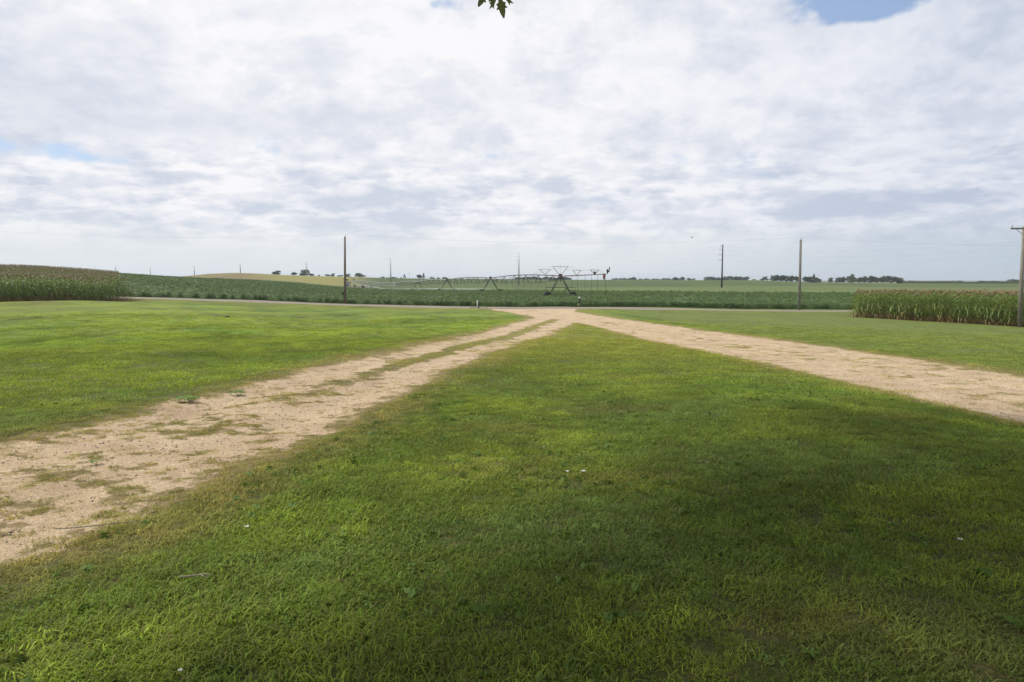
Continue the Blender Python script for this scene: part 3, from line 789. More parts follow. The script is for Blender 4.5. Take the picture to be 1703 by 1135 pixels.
parts_ = [soy_pts(-75, 85, .1, 1.6, 5.5), soy_pts(-75, 90, 1.6, 14, 2.4), soy_pts(-95, 110, 14, 55, 1.0), soy_pts(-150, 90, 55, 160, .30)]
x = np.concatenate([a[0] for a in parts_]); y = np.concatenate([a[1] for a in parts_])
fr = np.clip((y-soy_front(x))/60, 0, 1)
s_ = rng.uniform(.90, 1.08, len(x))*(1+.35*fr)
o = scatter('soybean_plants', np.c_[x, y, terr(x, y)+fr*.0-.02], np.c_[rng.normal(0, .08, len(x)), rng.normal(0, .08, len(x)), rng.uniform(0, 6.28, len(x))], s_*.98, soy_cl)
tag(o, 'leafy soybean plants crowding the field beyond the road', 'crop')

# ------------------------------------------------------------ corn
M_cleaf = leafy("corn_leaf", (.082,.145,.026), (.15,.22,.045), .36, noise_scale=1.2, rough=.45, spec=.4)
M_cdry = leafy("dry_corn_leaf", (.16,.13,.055), (.24,.185,.085), .3, noise_scale=3.)
M_stalk = simple("corn_stalk", (.12,.17,.05), (.20,.19,.07), 6.)
M_tassel = simple("corn_tassel", (.27,.215,.115), (.20,.155,.08), 6.)
def corn_meshes(seed, H=2.35):
    r = np.random.default_rng(seed)
    st = MB(); lf = MB(); dr = MB(); ta = MB()
    st.path([(0,0,0), (.01,0,H*.4), (.0,.01,H*.75), (.015,0,H*.93)], [.016, .014, .010, .006], 6)
    a0 = r.uniform(0, 6.28)
    nl = 13
    for i in range(nl):
        z0 = H*(.10+.80*i/(nl-1)); a = a0+(i % 2)*math.pi+r.normal()*.35
        L_ = (.78-.32*abs(i/(nl-1)-.5)*2)*r.uniform(.85, 1.15); up = r.uniform(.5, .95) if i > 7 else r.uniform(.25, .6)
        d = Vector((math.cos(a), math.sin(a), 0)); q = Vector((-d.y, d.x, 0))
        m = dr if i < 2 or (i < 4 and r.uniform() < .4) else lf
        k = len(m.v); n = 7; w = .068
        for j in range(n):
            f = j/(n-1); hz = L_*(f*.95-.12*f*f); vz = L_*(up*f*1.25-1.15*f*f*(1.15-up*.6))
            if m is dr: vz = L_*(.1*f-1.0*f*f)
            ww = w*math.sin(math.pi*min(1, .18+.82*f))**.7*(.5 if j == n-1 else 1)*.5 if j < n-1 else .002
            c = d*hz+Vector((0, 0, z0+vz)); tw = q*math.cos(f*1.3*r.uniform(.4, 1))+Vector((0,0,1))*math.sin(f*1.0)
            m.v += [tuple(c-tw*ww), tuple(c+Vector((0,0,-.012))), tuple(c+tw*ww)]
        for j in range(n-1):
            for c_ in range(2): b = k+j*3+c_; m.f.append((b, b+1, b+4, b+3))
    # tassel
    top = Vector((.015, 0, H*.93))
    for i in range(8):
        a = r.uniform(0, 6.28); s = .0 if i == 0 else r.uniform(.25, .6); ln = r.uniform(.2, .34)
        dd = Vector((math.cos(a)*s, math.sin(a)*s, 1)).normalized()
        ta.path([top+Vector((0,0,.02*i*.5)), top+dd*ln*.5+Vector((0,0,.05)), top+dd*ln+Vector((0,0,-.02*i*.5+.04))], [.006, .010, .004], 4)
    # ear
    ea = MB(); a = a0+.7; d = Vector((math.cos(a), math.sin(a), 0)); z = H*.42
    ea.path([Vector((0,0,z))+d*.02, Vector((0,0,z+.09))+d*.06, Vector((0,0,z+.20))+d*.085, Vector((0,0,z+.27))+d*.095], [.014, .03, .028, .008], 7)
    return (st.mesh('stalk', M_stalk, True), lf.mesh('foliage', M_cleaf, True), dr.mesh('dry_leaf', M_cdry, True), ta.mesh('tassel', M_tassel, True), ea.mesh('ear', M_stalk, True))
CORN = [corn_meshes(400+i) for i in range(4)]
def join_mesh(name, ms, mats):
    V = []; F = []; mi = []
    for me, mt in zip(ms, mats):
        k = len(V); V += [tuple(v.co) for v in me.vertices]; F += [tuple(k+i for i in p.vertices) for p in me.polygons]; mi += [mt]*len(me.polygons)
    me = bpy.data.meshes.new(name); me.from_pydata(V, [], F); me.update()
    for m in (M_stalk, M_cleaf, M_cdry, M_tassel): me.materials.append(m)
    me.polygons.foreach_set('material_index', mi); me.polygons.foreach_set('use_smooth', [True]*len(F)); return me
CORNJ = [join_mesh('corn', c, (0, 1, 2, 3, 0)) for c in CORN]
# front-row plants one by one, copies of four sources
def corn_proto(c):
    e = bpy.data.objects.new('corn_plant', None)
    ch = [bpy.data.objects.new(nm, me) for nm, me in zip(('stalk', 'foliage', 'dry_leaf', 'tassel', 'ear'), c)]
    return e, ch
protos = [corn_proto(c) for c in CORN]
def plant_corn(x, y, rz, s, label, group, tilt):
    e0, ch = protos[rng.integers(0, 4)]
    e = e0.copy(); col.objects.link(e); e.location = (x, y, tz(x, y)); e.rotation_euler = (tilt[0], tilt[1], rz); e.scale = (s, s, s)
    e.empty_display_size = .2
    tag(e, label, 'corn plant', group)
    for c in ch:
        k = c.copy(); col.objects.link(k); k.parent = e
def rows(P0, dv, nv, s0, s1, d0, d1, ds, dd=.76):
    out = []
    for d in np.arange(d0, d1, dd):
        s = np.arange(s0, s1, ds)+rng.uniform(-.05, .05)
        s = s+rng.normal(0, .03, len(s)); q = P0+np.outer(s, dv)+nv*d+rng.normal(0, .04, (len(s), 2)); out.append(q)
    return np.concatenate(out)
front = rows(RC0, rdv, rnv, 0, 21, 0, 1.0, .21)
for (x, y) in front:
    plant_corn(x, y, rng.uniform(0, 6.28), rng.uniform(.95, 1.24), 'green corn plant in the two front rows of the right-hand field, facing the lawn', 'corn plants fronting the right-hand field', rng.normal(0, .05, 2))
frontl = rows(LC0, ldv, lnv, 0, 17, 0, .5, .2)
for (x, y) in frontl:
    plant_corn(x, y, rng.uniform(0, 6.28), rng.uniform(.94, 1.12), 'dark green corn plant in the front row of the left-hand field, above the mown lawn', 'corn plants fronting the left-hand field', rng.normal(0, .05, 2))
print("front corn", len(front), len(frontl))
rest = rows(RC0, rdv, rnv, -9, 40, 1.5, 42, .27)
k = (rest[:,1] < road_y(rest[:,0])-4.2) & (rest[:,0]-RC0[0] > -.2) & (rest[:,0] < rest[:,1]*1.0) & (rest[:,1] > 34)
rest = rest[k]
rest = rest[rest[:,0] > .5035*rest[:,1]]
restl = rows(LC0, ldv, lnv, -4, 40, .76, 34, .27)
k = (restl[:,1] < road_y(restl[:,0])-4.) & (-restl[:,0] < restl[:,1]*1.05)
restl = restl[k]
hx = []
for xx in np.arange(-130, -55, .76):
    yy = np.arange(93, 127, .34)+rng.uniform(0, .3); hx.append(np.c_[np.full(len(yy), xx)+rng.normal(0, .05, len(yy)), yy])
hill = np.concatenate(hx); hill = hill[(hill[:,0] < np.interp(hill[:,1], [90, 112, 128], [-56, -64.2, -73.6])) & (hill[:,1] > road_y(hill[:,0])+4.5) & (-hill[:,0] < hill[:,1]*.9)]
def corn_stuff(name, pts, label, smin=.98, smax=1.22):
    n = len(pts); o = scatter(name, np.c_[pts, terr(pts[:,0], pts[:,1])], np.c_[rng.normal(0, .05, n), rng.normal(0, .05, n), rng.uniform(0, 6.28, n)], rng.uniform(smin, smax, n), CORNJ)
    tag(o, label, 'crop field')
corn_stuff('cornfield', rest, 'mass of tasselled corn behind the front rows on the right')
corn_stuff('cornfield', restl, 'mass of corn behind the front row at the left, near side of the road')
corn_stuff('cornfield', hill, 'brown-tasselled corn covering the hill at far left', .95, 1.1)
print("corn rest", len(rest), len(restl), len(hill))

# ------------------------------------------------------------ utility poles
M_wood = simple("weathered_wood", (.20,.165,.125), (.10,.08,.06), 3., stretch=(8,8,.6))
M_wood2 = simple("grey_wood", (.27,.25,.22), (.16,.145,.125), 3., stretch=(8,8,.6))
M_porc = simple("porcelain", (.5,.5,.48), (.4,.4,.38), 20., .3)
M_blk = simple("black_metal", (.025,.025,.025), (.05,.045,.04), 8., .5)
M_gal = simple("galvanised_steel", (.42,.43,.43), (.30,.31,.32), 2., .45, .6)
M_rust = simple("rusty_steel", (.15,.085,.06), (.085,.055,.045), 3., .75)
M_dksteel = simple("dark_steel", (.07,.06,.055), (.04,.038,.036), 3., .7)
M_wire = simple("wire", (.12,.12,.13), (.1,.1,.1), 3., .6)
def road_pole(pxb, pyb, pxt, pyt, Y, label, mat, crossarm=False, box=False, stub=False):
    b = at(pxb, pyb, Y); t = at(pxt, pyt, Y); b.z = tz(b.x, b.y)
    e = empty('utility_pole', b); top = t-b
    tag(e, label, 'utility pole', 'wooden poles along the road')
    MB().path([(0,0,-.3), (top.x*.5, 0, top.z*.5), tuple(top)], [.17, .145, .115], 12).build('pole', mat, e, True)
    if not crossarm:
        MB().tube(top+Vector((.07,0,-.15)), top+Vector((.10,0,.16)), .018).build('bracket', M_blk, e)
        MB().ball(tuple(top+Vector((.10,0,.22))), .055, sq=(1,1,1.3)).build('insulator', M_porc, e, True)
    if box: MB().box(tuple(top*.155+Vector((-.2,-.08,0))), (.22,.2,.36)).build('meter_box', M_blk, e)
    if stub: MB().tube((-.19,-.02,.0), (top.x-.14, -.02, top.z+.12), .028, n=6).build('conduit', M_gal, e)
    if crossarm:
        a = MB().box((top.x, -.16, top.z-.18), (2.3,.10,.13)).build('crossarm', mat, e)
        for s in (-1, 1):
            MB().tube((top.x+s*.75, -.2, top.z-.22), (top.x, -.2, top.z-.78), .02, n=6).build('brace', M_gal, e)
            MB().tube((top.x+s*1.05, -.16, top.z-.115), (top.x+s*1.05, -.16, top.z-.02), .012, n=6).build('pin', M_blk, e)
            MB().ball((top.x+s*1.05, -.16, top.z+.03), .055, sq=(1,1,1.3)).build('insulator', M_porc, e, True)
    return b+top
pA = road_pole(574, 506, 573.6, 394, 89.5, 'dark wooden utility pole with a black box low on it, beside the road at left', M_wood, box=True)
pB = road_pole(1329, 517, 1332, 399, 89.0, 'bare wooden utility pole standing before the dark soybean edge at right', M_wood2, stub=True)
pC = road_pole(1695.5, 544, 1702.5, 377, 55, 'grey wooden utility pole with a crossarm at the right-hand cornfield', M_wood2, crossarm=True)
def wire(p0, p1, sag, r, label, group):
    p0 = Vector(p0); p1 = Vector(p1); pts = []
    for i in range(17):
        f = i/16; p = p0.lerp(p1, f); p.z -= sag*4*f*(1-f); pts.append(p-p0)
    o = MB().path(pts, r, 5).build('power_line', M_wire); o.location = p0; tag(o, label, 'wire', group)
wire(pA+Vector((.1,0,.27)), pB+Vector((.1,0,.27)), .9, .0045, 'thin wire strung between the two wooden poles along the road', 'wires along the road')
pL = Vector((-84, 96, 9.6)); pR = Vector((98, 92.5, 7.2))
for q, lb in ((pL, 'utility pole out to the left along the road'), (pR, 'utility pole out to the right along the road')):
    e = empty('utility_pole', (q.x, q.y, tz(q.x, q.y))); tag(e, 'wooden '+lb, 'utility pole', 'wooden poles along the road')
    MB().tube((0,0,-.3), (0,0,q.z-e.location.z), .16, .11, 12).build('pole', M_wood2, e, True)
wire(pA+Vector((.1,0,.27)), pL, 1.0, .0045, 'thin wire running off left from the wooden pole with the black box', 'wires along the road')
wire(pB+Vector((.1,0,.27)), pR, .9, .0045, 'thin wire running off right from the bare wooden pole', 'wires along the road')

# transmission line far behind, receding to the left
TL = [(1202,407,303,'tall dark transmission pole with short side arms, left of the bare road pole'),
 (863,420,386,'pale transmission pole just left of the sprinkler\'s end tower'),
 (649.5,428.5,466,'pale transmission pole between the box-bearing road pole and the sprinkler spans'),
 (510,435,552,'thin transmission pole rising behind the round tree on the tan hill'),
 (399.5,438.5,626,'thin pale transmission pole on the crest of the tan hill'),
 (323,441.5,700,'thin transmission pole at the left foot of the tan hill'),
 (250,444.5,760,'faint transmission pole above the dark bushes at far left'),
 (192.5,444,790,'short dark pole tip just right of the left-hand cornfield')]
SPN = ['between the dark tall pole and the pale one by the end tower','left of the pale pole by the end tower','left of the pale pole above the sprinkler spans','above the right half of the tan hill','above the left half of the tan hill','between the two leftmost hill-foot poles','at the left end of the line, by the cornfield']
tips = []
for i, (px, py, Y, lb) in enumerate(TL):
    t = at(px, py, Y); b = Vector((t.x, t.y, tz(t.x, t.y))); e = empty('transmission_pole', b); H = t.z-b.z
    tag(e, lb, 'power pole', 'transmission poles crossing the far fields')
    mt = M_dksteel if i in (0, 7) else M_gal
    MB().tube((0,0,-.3), (0,0,H), .40, .22, 10).build('pole', mt, e, True)
    tp = []
    for k, z in enumerate((H-.5, H-2.0, H-4.3, H-6.6)):
        L_ = 1.0 if k == 0 else 1.6
        MB().tube((0,0,z-.25), (-L_,-.3,z), .09, .06, 6).build('arm', mt, e)
        MB().tube((-L_,-.3,z), (-L_,-.3,z-.5), .07, n=6).build('insulator', M_porc, e)
        tp.append(b+Vector((-L_,-.3,z-.5)))
    tips.append(tp)
for i in range(len(tips)-1):
    for k in range(4):
        if i > 3 and k > 0: continue
        wire(tips[i][k], tips[i+1][k], 2.2, .008, ['top', 'second', 'third', 'lowest'][k]+' transmission wire %s' % SPN[i], 'transmission line wires')
ext = Vector((175, 225, 20.5))
for k in range(4):
    wire(tips[0][k], tips[0][k]+Vector((88,-83,.6)), 2.2, .008, ['top', 'second', 'third', 'lowest'][k]+' transmission wire running right from the dark tall pole', 'transmission line wires')

# ------------------------------------------------------------ centre-pivot sprinkler
def pivot():
    root = empty('irrigation_sprinkler', (8.4, 117, tz(8.4, 117)))
    tag(root, 'long wheeled sprinkler arm on A-frame towers receding across the soybean field', 'irrigation machine')
    o0 = Vector(root.location)
    TW = [(932,459.5,117),(816,463,162),(743,466,207),(695,468.8,252),(659,471.2,297),(632,471.6,342),(611,468.6,387),(596,467.2,432),(583,468,477)]
    pts = [at(*t) for t in TW]
    dirv = (pts[0]-pts[1]); dirv.z = 0; dirv.normalize(); perp = Vector((-dirv.y, dirv.x, 0))
    if perp.x < 0: perp = -perp
    pivot_jets = []
    def loc(p): return p-o0
    for i, p in enumerate(pts):
        gz = tz(p.x, p.y); mt = M_dksteel if i < 4 else M_gal  # paler steel on far towers stands in for sunlight on them
        near = i < 2
        k = 1.0+.12*(i > 0)+(.25 if i > 2 else 0)     # same frames; far ones a little stouter legs
        base = loc(Vector((p.x, p.y, gz)))
        e = bpy.data.objects.new('tower', None); col.objects.link(e); e.parent = root; e.location = base
        H = p.z-gz
        w = 2.15
        MB().tube(perp*-w+Vector((0,0,.75)), perp*w+Vector((0,0,.75)), .09, n=6).build('base_beam', mt, e)
        for s in (-1, 1):
            for q in (-1, 1):
                MB().tube(perp*s*w*.93+Vector((0,0,.75)), dirv*q*.5+perp*s*.16+Vector((0,0,H-.1)), .062*k, n=6).build('leg', mt, e)
            MB().tube(perp*s*w*.45+Vector((0,0,H*.55)), perp*s*w*.45+dirv*.02+Vector((0,0,H*.55+.01)), .03, n=4)
            wh = MB(); c = perp*s*(w+.15)+Vector((0,0,.62))
            n = 20
            for (ra, wi) in ((.68, .17), (.60, .15)):
                wh.tube(c-dirv*0-perp*0+dirv.cross(Vector((0,0,1)))*0-dirv*wi*0+dirv.cross(Vector((0,0,1)))*-.0+Vector((0,0,0))-dirv*0+ (dirv*-wi), c+dirv*wi, ra, n=n)
            # lugs
            for a in range(12):
                t = a*math.pi/6; cc = c+(perp*math.cos(t)+Vector((0,0,1))*math.sin(t))*.70
                wh.box(tuple(cc), (.10,.34,.08), Matrix.Rotation(math.atan2(dirv.y, dirv.x)-math.pi/2, 3, 'Z'))
            wh.build('wheel', M_blk, e)
            if near:
                MB().box(tuple(perp*s*(w-.35)+Vector((0,0,.75))), (.3,.3,.3)).build('gearbox', M_dksteel, e)
        MB().box((0,0,H+.12), (.55,.55,.5)).build('control_box', M_rust if i < 3 else M_gal, e)
        if i == 0:
            hz_ = H-1.95
            bm = MB(); a = perp*-2.55; b = perp*2.65
            bm.path([a+Vector((0,0,hz_-.75))-perp*.2, a+Vector((0,0,hz_)), b+Vector((0,0,hz_)), b+Vector((0,0,hz_-.75))+perp*.12], .045, 6)
            bm.build('spray_boom', M_dksteel, e)
            MB().tube((0,-.1,H), (0,-.1,H-1.0), .075, n=8).build('hanging_pipe', M_blk, e)
            MB().box(tuple(perp*1.0+Vector((0,-.1,H*.44))), (.25,.2,.25)).build('junction_box', M_blk, e)
    # spans: bowed pipe, truss of V struts and a lower rod, drop hoses
    for i in range(len(pts)-1):
        a, b = pts[i], pts[i+1]; n = 12; mt = M_rust if i < 2 else M_gal  # far pipe in pale steel to look sunlit, near pipe rusty and dark
        bow = .45
        P_ = []
        for k in range(n+1):
            f = k/n; p = a.lerp(b, f); p.z += bow*4*f*(1-f); P_.append(p)
        e = MB().path([loc(p) for p in P_], .085 if i < 2 else .10, 8).build('span_pipe', mt, root, True)
        dv = (a-b); dv.z = 0; dv.normalize(); pv = Vector((-dv.y, dv.x, 0))
        tr = MB(); low = []
        for k in range(1, n, 1):
            p = P_[k]; dn = 1.45*min(1, 3.2*(k/n)*(1-k/n)*1.6+.25)
            if k % 2 == 1:
                for s in (-1, 1): q = p+pv*s*.62-Vector((0,0,dn)); tr.tube(loc(p), loc(q), .062, n=5)
                tr.tube(loc(p+pv*-.62-Vector((0,0,dn))), loc(p+pv*.62-Vector((0,0,dn))), .03, n=5)
                low.append((p, dn))
        for s in (-1, 1):
            ch = [a-Vector((0,0,.15))]+[p+pv*s*.62-Vector((0,0,dn)) for p, dn in low]+[b-Vector((0,0,.15))]
            tr.path([loc(p) for p in ch], .03, 4)
            for u in range(1, len(ch)-1):
                q = P_[min(n, 2*u)]; tr.tube(loc(ch[u]), loc(q), .022, n=4)
        tr.build('truss', M_dksteel if i < 4 else M_gal, e)
        for k in range(1, 11):
            f = k/11; p = a.lerp(b, f); p.z += bow*4*f*(1-f); g = tz(p.x, p.y)+1.35
            off = pv*.15
            MB().path([loc(p), loc(p+off+Vector((0,0,.12))), loc(p+off*2-Vector((0,0,.2))), loc(Vector((p.x+off.x*2, p.y+off.y*2, g)))], .016, 5).build('drop_hose', M_dksteel, root)
            if i >= 1: pivot_jets.append(Vector((p.x+off.x*2, p.y+off.y*2, g)))
        if i >= 3:      # pale braces catching the light
            pass
    # V masts and cables over the pipe, overhang with end gun
    endp = at(1008, 456.3, 99.0)
    e = MB().path([loc(pts[0]), loc(pts[0].lerp(endp, .35)+Vector((0,0,-.02))), loc(pts[0].lerp(endp, .75)), loc(endp)], [.085, .08, .065, .055], 8).build('overhang_pipe', M_rust, root, True)
    def mast(p, hw, h, name='cable_mast', bar=True):
        m = MB()
        for s in (-1, 1): m.tube(loc(p), loc(p+perp*s*hw+Vector((0,0,h))), .04, n=5)
        if bar: m.tube(loc(p+perp*-hw+Vector((0,0,h))), loc(p+perp*hw+Vector((0,0,h))), .028, n=5)
        m.build(name, M_dksteel, root); return [p+perp*s*hw+Vector((0,0,h)) for s in (-1, 1)]
    t0 = mast(pts[0], 1.38, 1.62)
    spn = pts[0].lerp(pts[1], .17); spn.z += .4
    t1 = mast(spn-Vector((0,0,0)), 1.12, .85)
    t2 = mast(pts[0].lerp(endp, .40), .72, .78)
    t3 = mast(pts[0].lerp(endp, .78), .68, .70)
    MB().tube(loc(pts[0]), loc(pts[0]+Vector((-.08,0,2.0))), .014, n=5).build('antenna', M_dksteel, root)
    for s in (0, 1):
        MB().path([loc(spn+(pts[1]-pts[0])*.15), loc(t1[s]), loc(t0[s]), loc(t2[s]), loc(t3[s]), loc(endp)], .009, 4).build('support_cable', M_dksteel, root)
    bp = pts[0].lerp(endp, .78)
    MB().tube(loc(bp+Vector((0,0,.05))), loc(bp+Vector((0,0,.45))), .12, .2, 10).build('booster_pump', M_blk, root)
    for f in (.28, .42, .58, .72, .84, .99):
        p = pts[0].lerp(endp, f)
        MB().tube(loc(p), loc(Vector((p.x, p.y, tz(p.x, p.y)+1.5))), .02, n=5).build('drop_hose', M_dksteel, root)
    gp = at(1010, 456, 98.8)
    g = MB(); g.tube(loc(gp), loc(gp+Vector((0,0,.35))), .09, n=8); g.ball(tuple(loc(gp+Vector((.02,0,.48)))), .2, sq=(.8,.8,1.1))
    g.tube(loc(gp+Vector((.05,0,.25))), loc(gp+Vector((.25,-.05,.35))), .07, n=8)
    g.tube(loc(gp+Vector((.25,-.05,.3))), loc(gp+Vector((.3,-.05,1.0))), .055, .07, n=8); g.build('end_gun', M_blk, root)
    sp = at(1004.5, 457, 99.2)
    MB().path([loc(sp), loc(sp-Vector((0,0,.4))), loc(sp-Vector((-.02,0,.75)))], [.19, .17, .08], 10).build('drain_sleeve', simple("red_brown_rubber", (.22,.085,.05), (.15,.06,.04), 5.), root, True)
    return pivot_jets
jets = pivot()
# water thrown by the drop nozzles: many fine arcs, one mass
def spray():
    m, t, o = new_mat("water_drops"); q = T(t)
    b = q.bsdf(None, (.85,.88,.88), .3, .5); tr = q.n('ShaderNodeBsdfTransparent'); tl = q.n('ShaderNodeBsdfTranslucent'); tl.inputs[0].default_value = (.8,.85,.8,1)
    m1 = q.n('ShaderNodeMixShader'); m1.inputs[0].default_value = .5; t.links.new(b.outputs[0], m1.inputs[1]); t.links.new(tl.outputs[0], m1.inputs[2])
    m2 = q.n('ShaderNodeMixShader'); m2.inputs[0].default_value = .45; t.links.new(tr.outputs[0], m2.inputs[1]); t.links.new(m1.outputs[0], m2.inputs[2]); t.links.new(m2.outputs[0], o.inputs[0])
    V = []; F = []
    for j in jets:
        gz = tz(j.x, j.y)+.55
        for i in range(14):
            a = rng.uniform(0, 6.28); Rr = rng.uniform(1.2, 4.2); w = .009; n = 5
            sx, sy = -math.sin(a)*w, math.cos(a)*w; k = len(V)
            for u in range(n):
                f = u/(n-1); z = j.z+(gz-j.z)*f*f+.25*f*(1-f)*2
                x_ = j.x+math.cos(a)*Rr*f; y_ = j.y+math.sin(a)*Rr*f
                V += [(x_-sx, y_-sy, z-w), (x_+sx, y_+sy, z+w)]
            for u in range(n-1): F.append((k+2*u, k+2*u+1, k+2*u+3, k+2*u+2))
    me = np_mesh('water_spray', V, F, m)
    tag(put('water_spray', me), 'fine pale water spray falling below the sprinkler arm', 'water', kind='stuff')
spray()

# ------------------------------------------------------------ road-side post, mailbox-like stand
b = on_ground(794, 513); b.z = tz(b.x, b.y)
e = empty('marker_post', b); tag(e, 'short white marker post on the lawn edge beside the road', 'marker post')
hgt = at(794, 500, b.y).z-b.z
M_white = simple("white_paint", (.72,.72,.68), (.6,.6,.56), 6.)
MB().path([(0,0,-.1), (0,0,hgt*.97), (0,0,hgt)], [.075, .075, .05], 14).build('post', M_white, e, True)
MB().tube((.16,.05,-.1), (.16,.05,hgt*.9), .05, n=8).build('dark_upright', M_blk, e)  # dark upright close beside the white post
mb = MB()
for i in range(60):
    a = random.uniform(-.95, 1.25); d = random.uniform(-.2, .2); h_ = random.uniform(.03, .14); mb.poly([(a-.03, d, 0), (a+.03, d, 0), (a+random.uniform(-.06,.06), d, h_)])
o = mb.build('shadow_tuft', simple("shadow_grass", (.16,.11,.05), (.10,.08,.03), 8.)); o.location = b; tag(o, 'brown tufts standing in for the ground shadow of the white marker post', 'grass', kind='stuff')  # tufts drawn in place of the post's shadow on the ground

b = at(963.5, 511, 87.2); b.z = tz(b.x, b.y); H = at(963.5, 494, 87.2).z-b.z
e = empty('hydrant', b); tag(e, 'dark stand with a pale rounded cap on a round olive base across the road', 'hydrant')
M_olive = simple("mossy_olive", (.15,.14,.06), (.08,.09,.035), 5.)
MB().ball((0,0,.24), .27, 16, 10, (1,1,.95)).build('base', M_olive, e, True)
MB().tube((0,0,.42), (0,0,H-.22), .105, .095, 12).build('post', M_blk, e, True)
MB().path([(0,0,H-.26), (0,0,H-.08), (0,0,H)], [.16, .17, .09], 12).build('cap', M_porc, e, True)
MB().box((.12,-.05,H-.33), (.1,.2,.14)).build('outlet', M_blk, e)
p = on_ground(378, 529)
o = MB().path([(-.18,0,.05), (-.05,.02,.1), (.1,0,.08), (.2,.03,.03)], [.02,.045,.04,.015], 7).build('wood_scrap', M_blk, None, True); o.location = (p.x, p.y, tz(p.x, p.y)); tag(o, 'small dark lump lying on the left lawn near the ditch', 'debris')

# ------------------------------------------------------------ far trees
M_leafd = leafy("far_foliage", (.030,.050,.022), (.048,.075,.028), .2, noise_scale=.25)
M_leafl = leafy("light_foliage", (.050,.080,.030), (.075,.105,.036), .2, noise_scale=.25)
M_bark = simple("bark", (.11,.09,.07), (.06,.05,.04), 4.)
def crown_mesh(seed, mat, kind='round', n=900):
    r = np.random.default_rng(seed); C = []; nb = 15
    for i in range(nb):
        a = r.uniform(0, 6.28); u = r.uniform(0, 1)
        if kind == 'cone': z = .12+.85*u; d = .42*(1-u)*r.uniform(.3, 1); rr = .10+.14*(1-u)
        else: z = .14+.66*u; d = .34*math.sqrt(r.uniform())*(1-.55*max(0, u-.3)); rr = r.uniform(.13, .22)
        C.append((d*math.cos(a), d*math.sin(a), z, rr))
    V = []; F = []
    for i in range(n):
        c = C[r.integers(0, nb)]; v = r.normal(size=3); v /= np.linalg.norm(v); rad = c[3]*r.uniform(.55, 1.05)
        p = Vector((c[0]+v[0]*rad, c[1]+v[1]*rad, max(.03, c[2]+v[2]*rad*.9))); nr = Vector(v+r.normal(size=3)*.5).normalized()
        s = nr.orthogonal().normalized(); s.rotate(Matrix.Rotation(r.uniform(0, 6.28), 3, nr)); t = nr.cross(s); l = r.uniform(.035, .07); k = len(V)
        V += [tuple(p-s*l), tuple(p+t*l*.7), tuple(p+s*l), tuple(p-t*l*.7)]; F.append((k, k+1, k+2, k+3))
    return np_mesh('crown', V, F, mat)
def trunk_mesh(seed):
    r = np.random.default_rng(seed); m = MB(); m.path([(0,0,-.03), (.01,0,.25), (0,.01,.5)], [.032, .022, .012], 7)
    for i in range(4):
        a = r.uniform(0, 6.28); m.path([(0,0,.22+.05*i), (math.cos(a)*.12, math.sin(a)*.12, .4+.05*i), (math.cos(a)*.2, math.sin(a)*.2, .55+.05*i)], [.012, .008, .004], 5)
    return m.mesh('trunk', M_bark, True)
CR = {'d': [crown_mesh(500+i, M_leafd) for i in range(5)], 'l': [crown_mesh(520+i, M_leafl) for i in range(2)], 'c': [crown_mesh(540, M_leafd, 'cone', 500)]}
TR = [trunk_mesh(560+i) for i in range(3)]
def tree(px, top, w, Y, kind, label, group=None, sink=0.):
    b = at(px, 466, Y); b.z = tz(b.x, b.y)-sink; H = at(px, top, Y).z-b.z
    wd = w/1135*Y/.86
    e = empty('tree', b, random.uniform(0, 6.28)); tag(e, label, 'tree', group); e.scale = (wd, wd, H*1.02)
    put('trunk', TR[random.randrange(3)], e); put('crown', random.choice(CR[kind]), e)
def grove(lst, Y, kind, label, group, jitter=25, sink=0.):
    for px, top, w in lst: tree(px, top, w, Y+random.uniform(-jitter, jitter), kind, label, group, sink)
grove([(213,458.5,8),(221,457.5,8),(240,455,11),(252,458.5,8),(262,458,9),(272,458.8,9)], 720, 'd', 'low dark tree on the skyline right of the left-hand cornfield', 'dark trees at the far left skyline', sink=1)
tree(461, 450.0, 17, 575, 'd', 'dark domed tree alone on the tan hill, leftmost of the hill\'s trees')
tree(491, 452.3, 13, 590, 'd', 'lower dark tree on the tan hill, just left of the tall round one')
tree(507, 447.8, 18, 590, 'd', 'tall round dark tree on the tan hill, with a thin power pole behind it')
tree(519, 455, 9, 590, 'd', 'small dark bush on the tan hill, against the right foot of the tall round tree')
grove([(531,457,4),(545,456,10),(554,454.6,8),(566,457.5,12)], 600, 'd', 'low dark bush behind the tan hill, left of the road pole with the black box', 'bushes behind the tan hill')
tree(579, 455.5, 11, 600, 'd', 'dark low tree directly right of the road pole with the black box')
tree(598, 453.8, 22, 590, 'l', 'lighter green dome-shaped tree right of the box-bearing road pole')
grove([(636,460,10),(645,461,10),(656,460.5,12),(667,461.5,10)], 900, 'd', 'hazy low tree in the row behind the pale transmission pole', 'hazy tree row behind the sprinkler', sink=2)
tree(672.5, 456.5, 5, 640, 'c', 'small dark cone-shaped conifer alone on the bean field horizon')
tree(697, 456.6, 12, 640, 'd', 'dark rounded tree on the bean field horizon, left half of a pair')
tree(704.5, 455.0, 6, 640, 'c', 'narrow pointed tree against the right side of the rounded one')
grove([(719,460.5,10),(729,461.5,10),(741,460.3,12)], 900, 'd', 'hazy low tree above the middle sprinkler spans', 'hazy trees above the middle spans', sink=2)
grove([(x_, 460.5+random.uniform(-1, 1.5), 15) for x_ in range(862, 950, 9)], 800, 'd', 'dark tree of the wood behind the sprinkler end tower', 'wood behind the end tower', sink=1)
grove([(x_, 463.2+random.uniform(-.7, .7), 13) for x_ in range(758, 862, 10)], 1300, 'd', 'very distant tree along the skyline left of the end tower', 'distant skyline trees in the middle', sink=3)
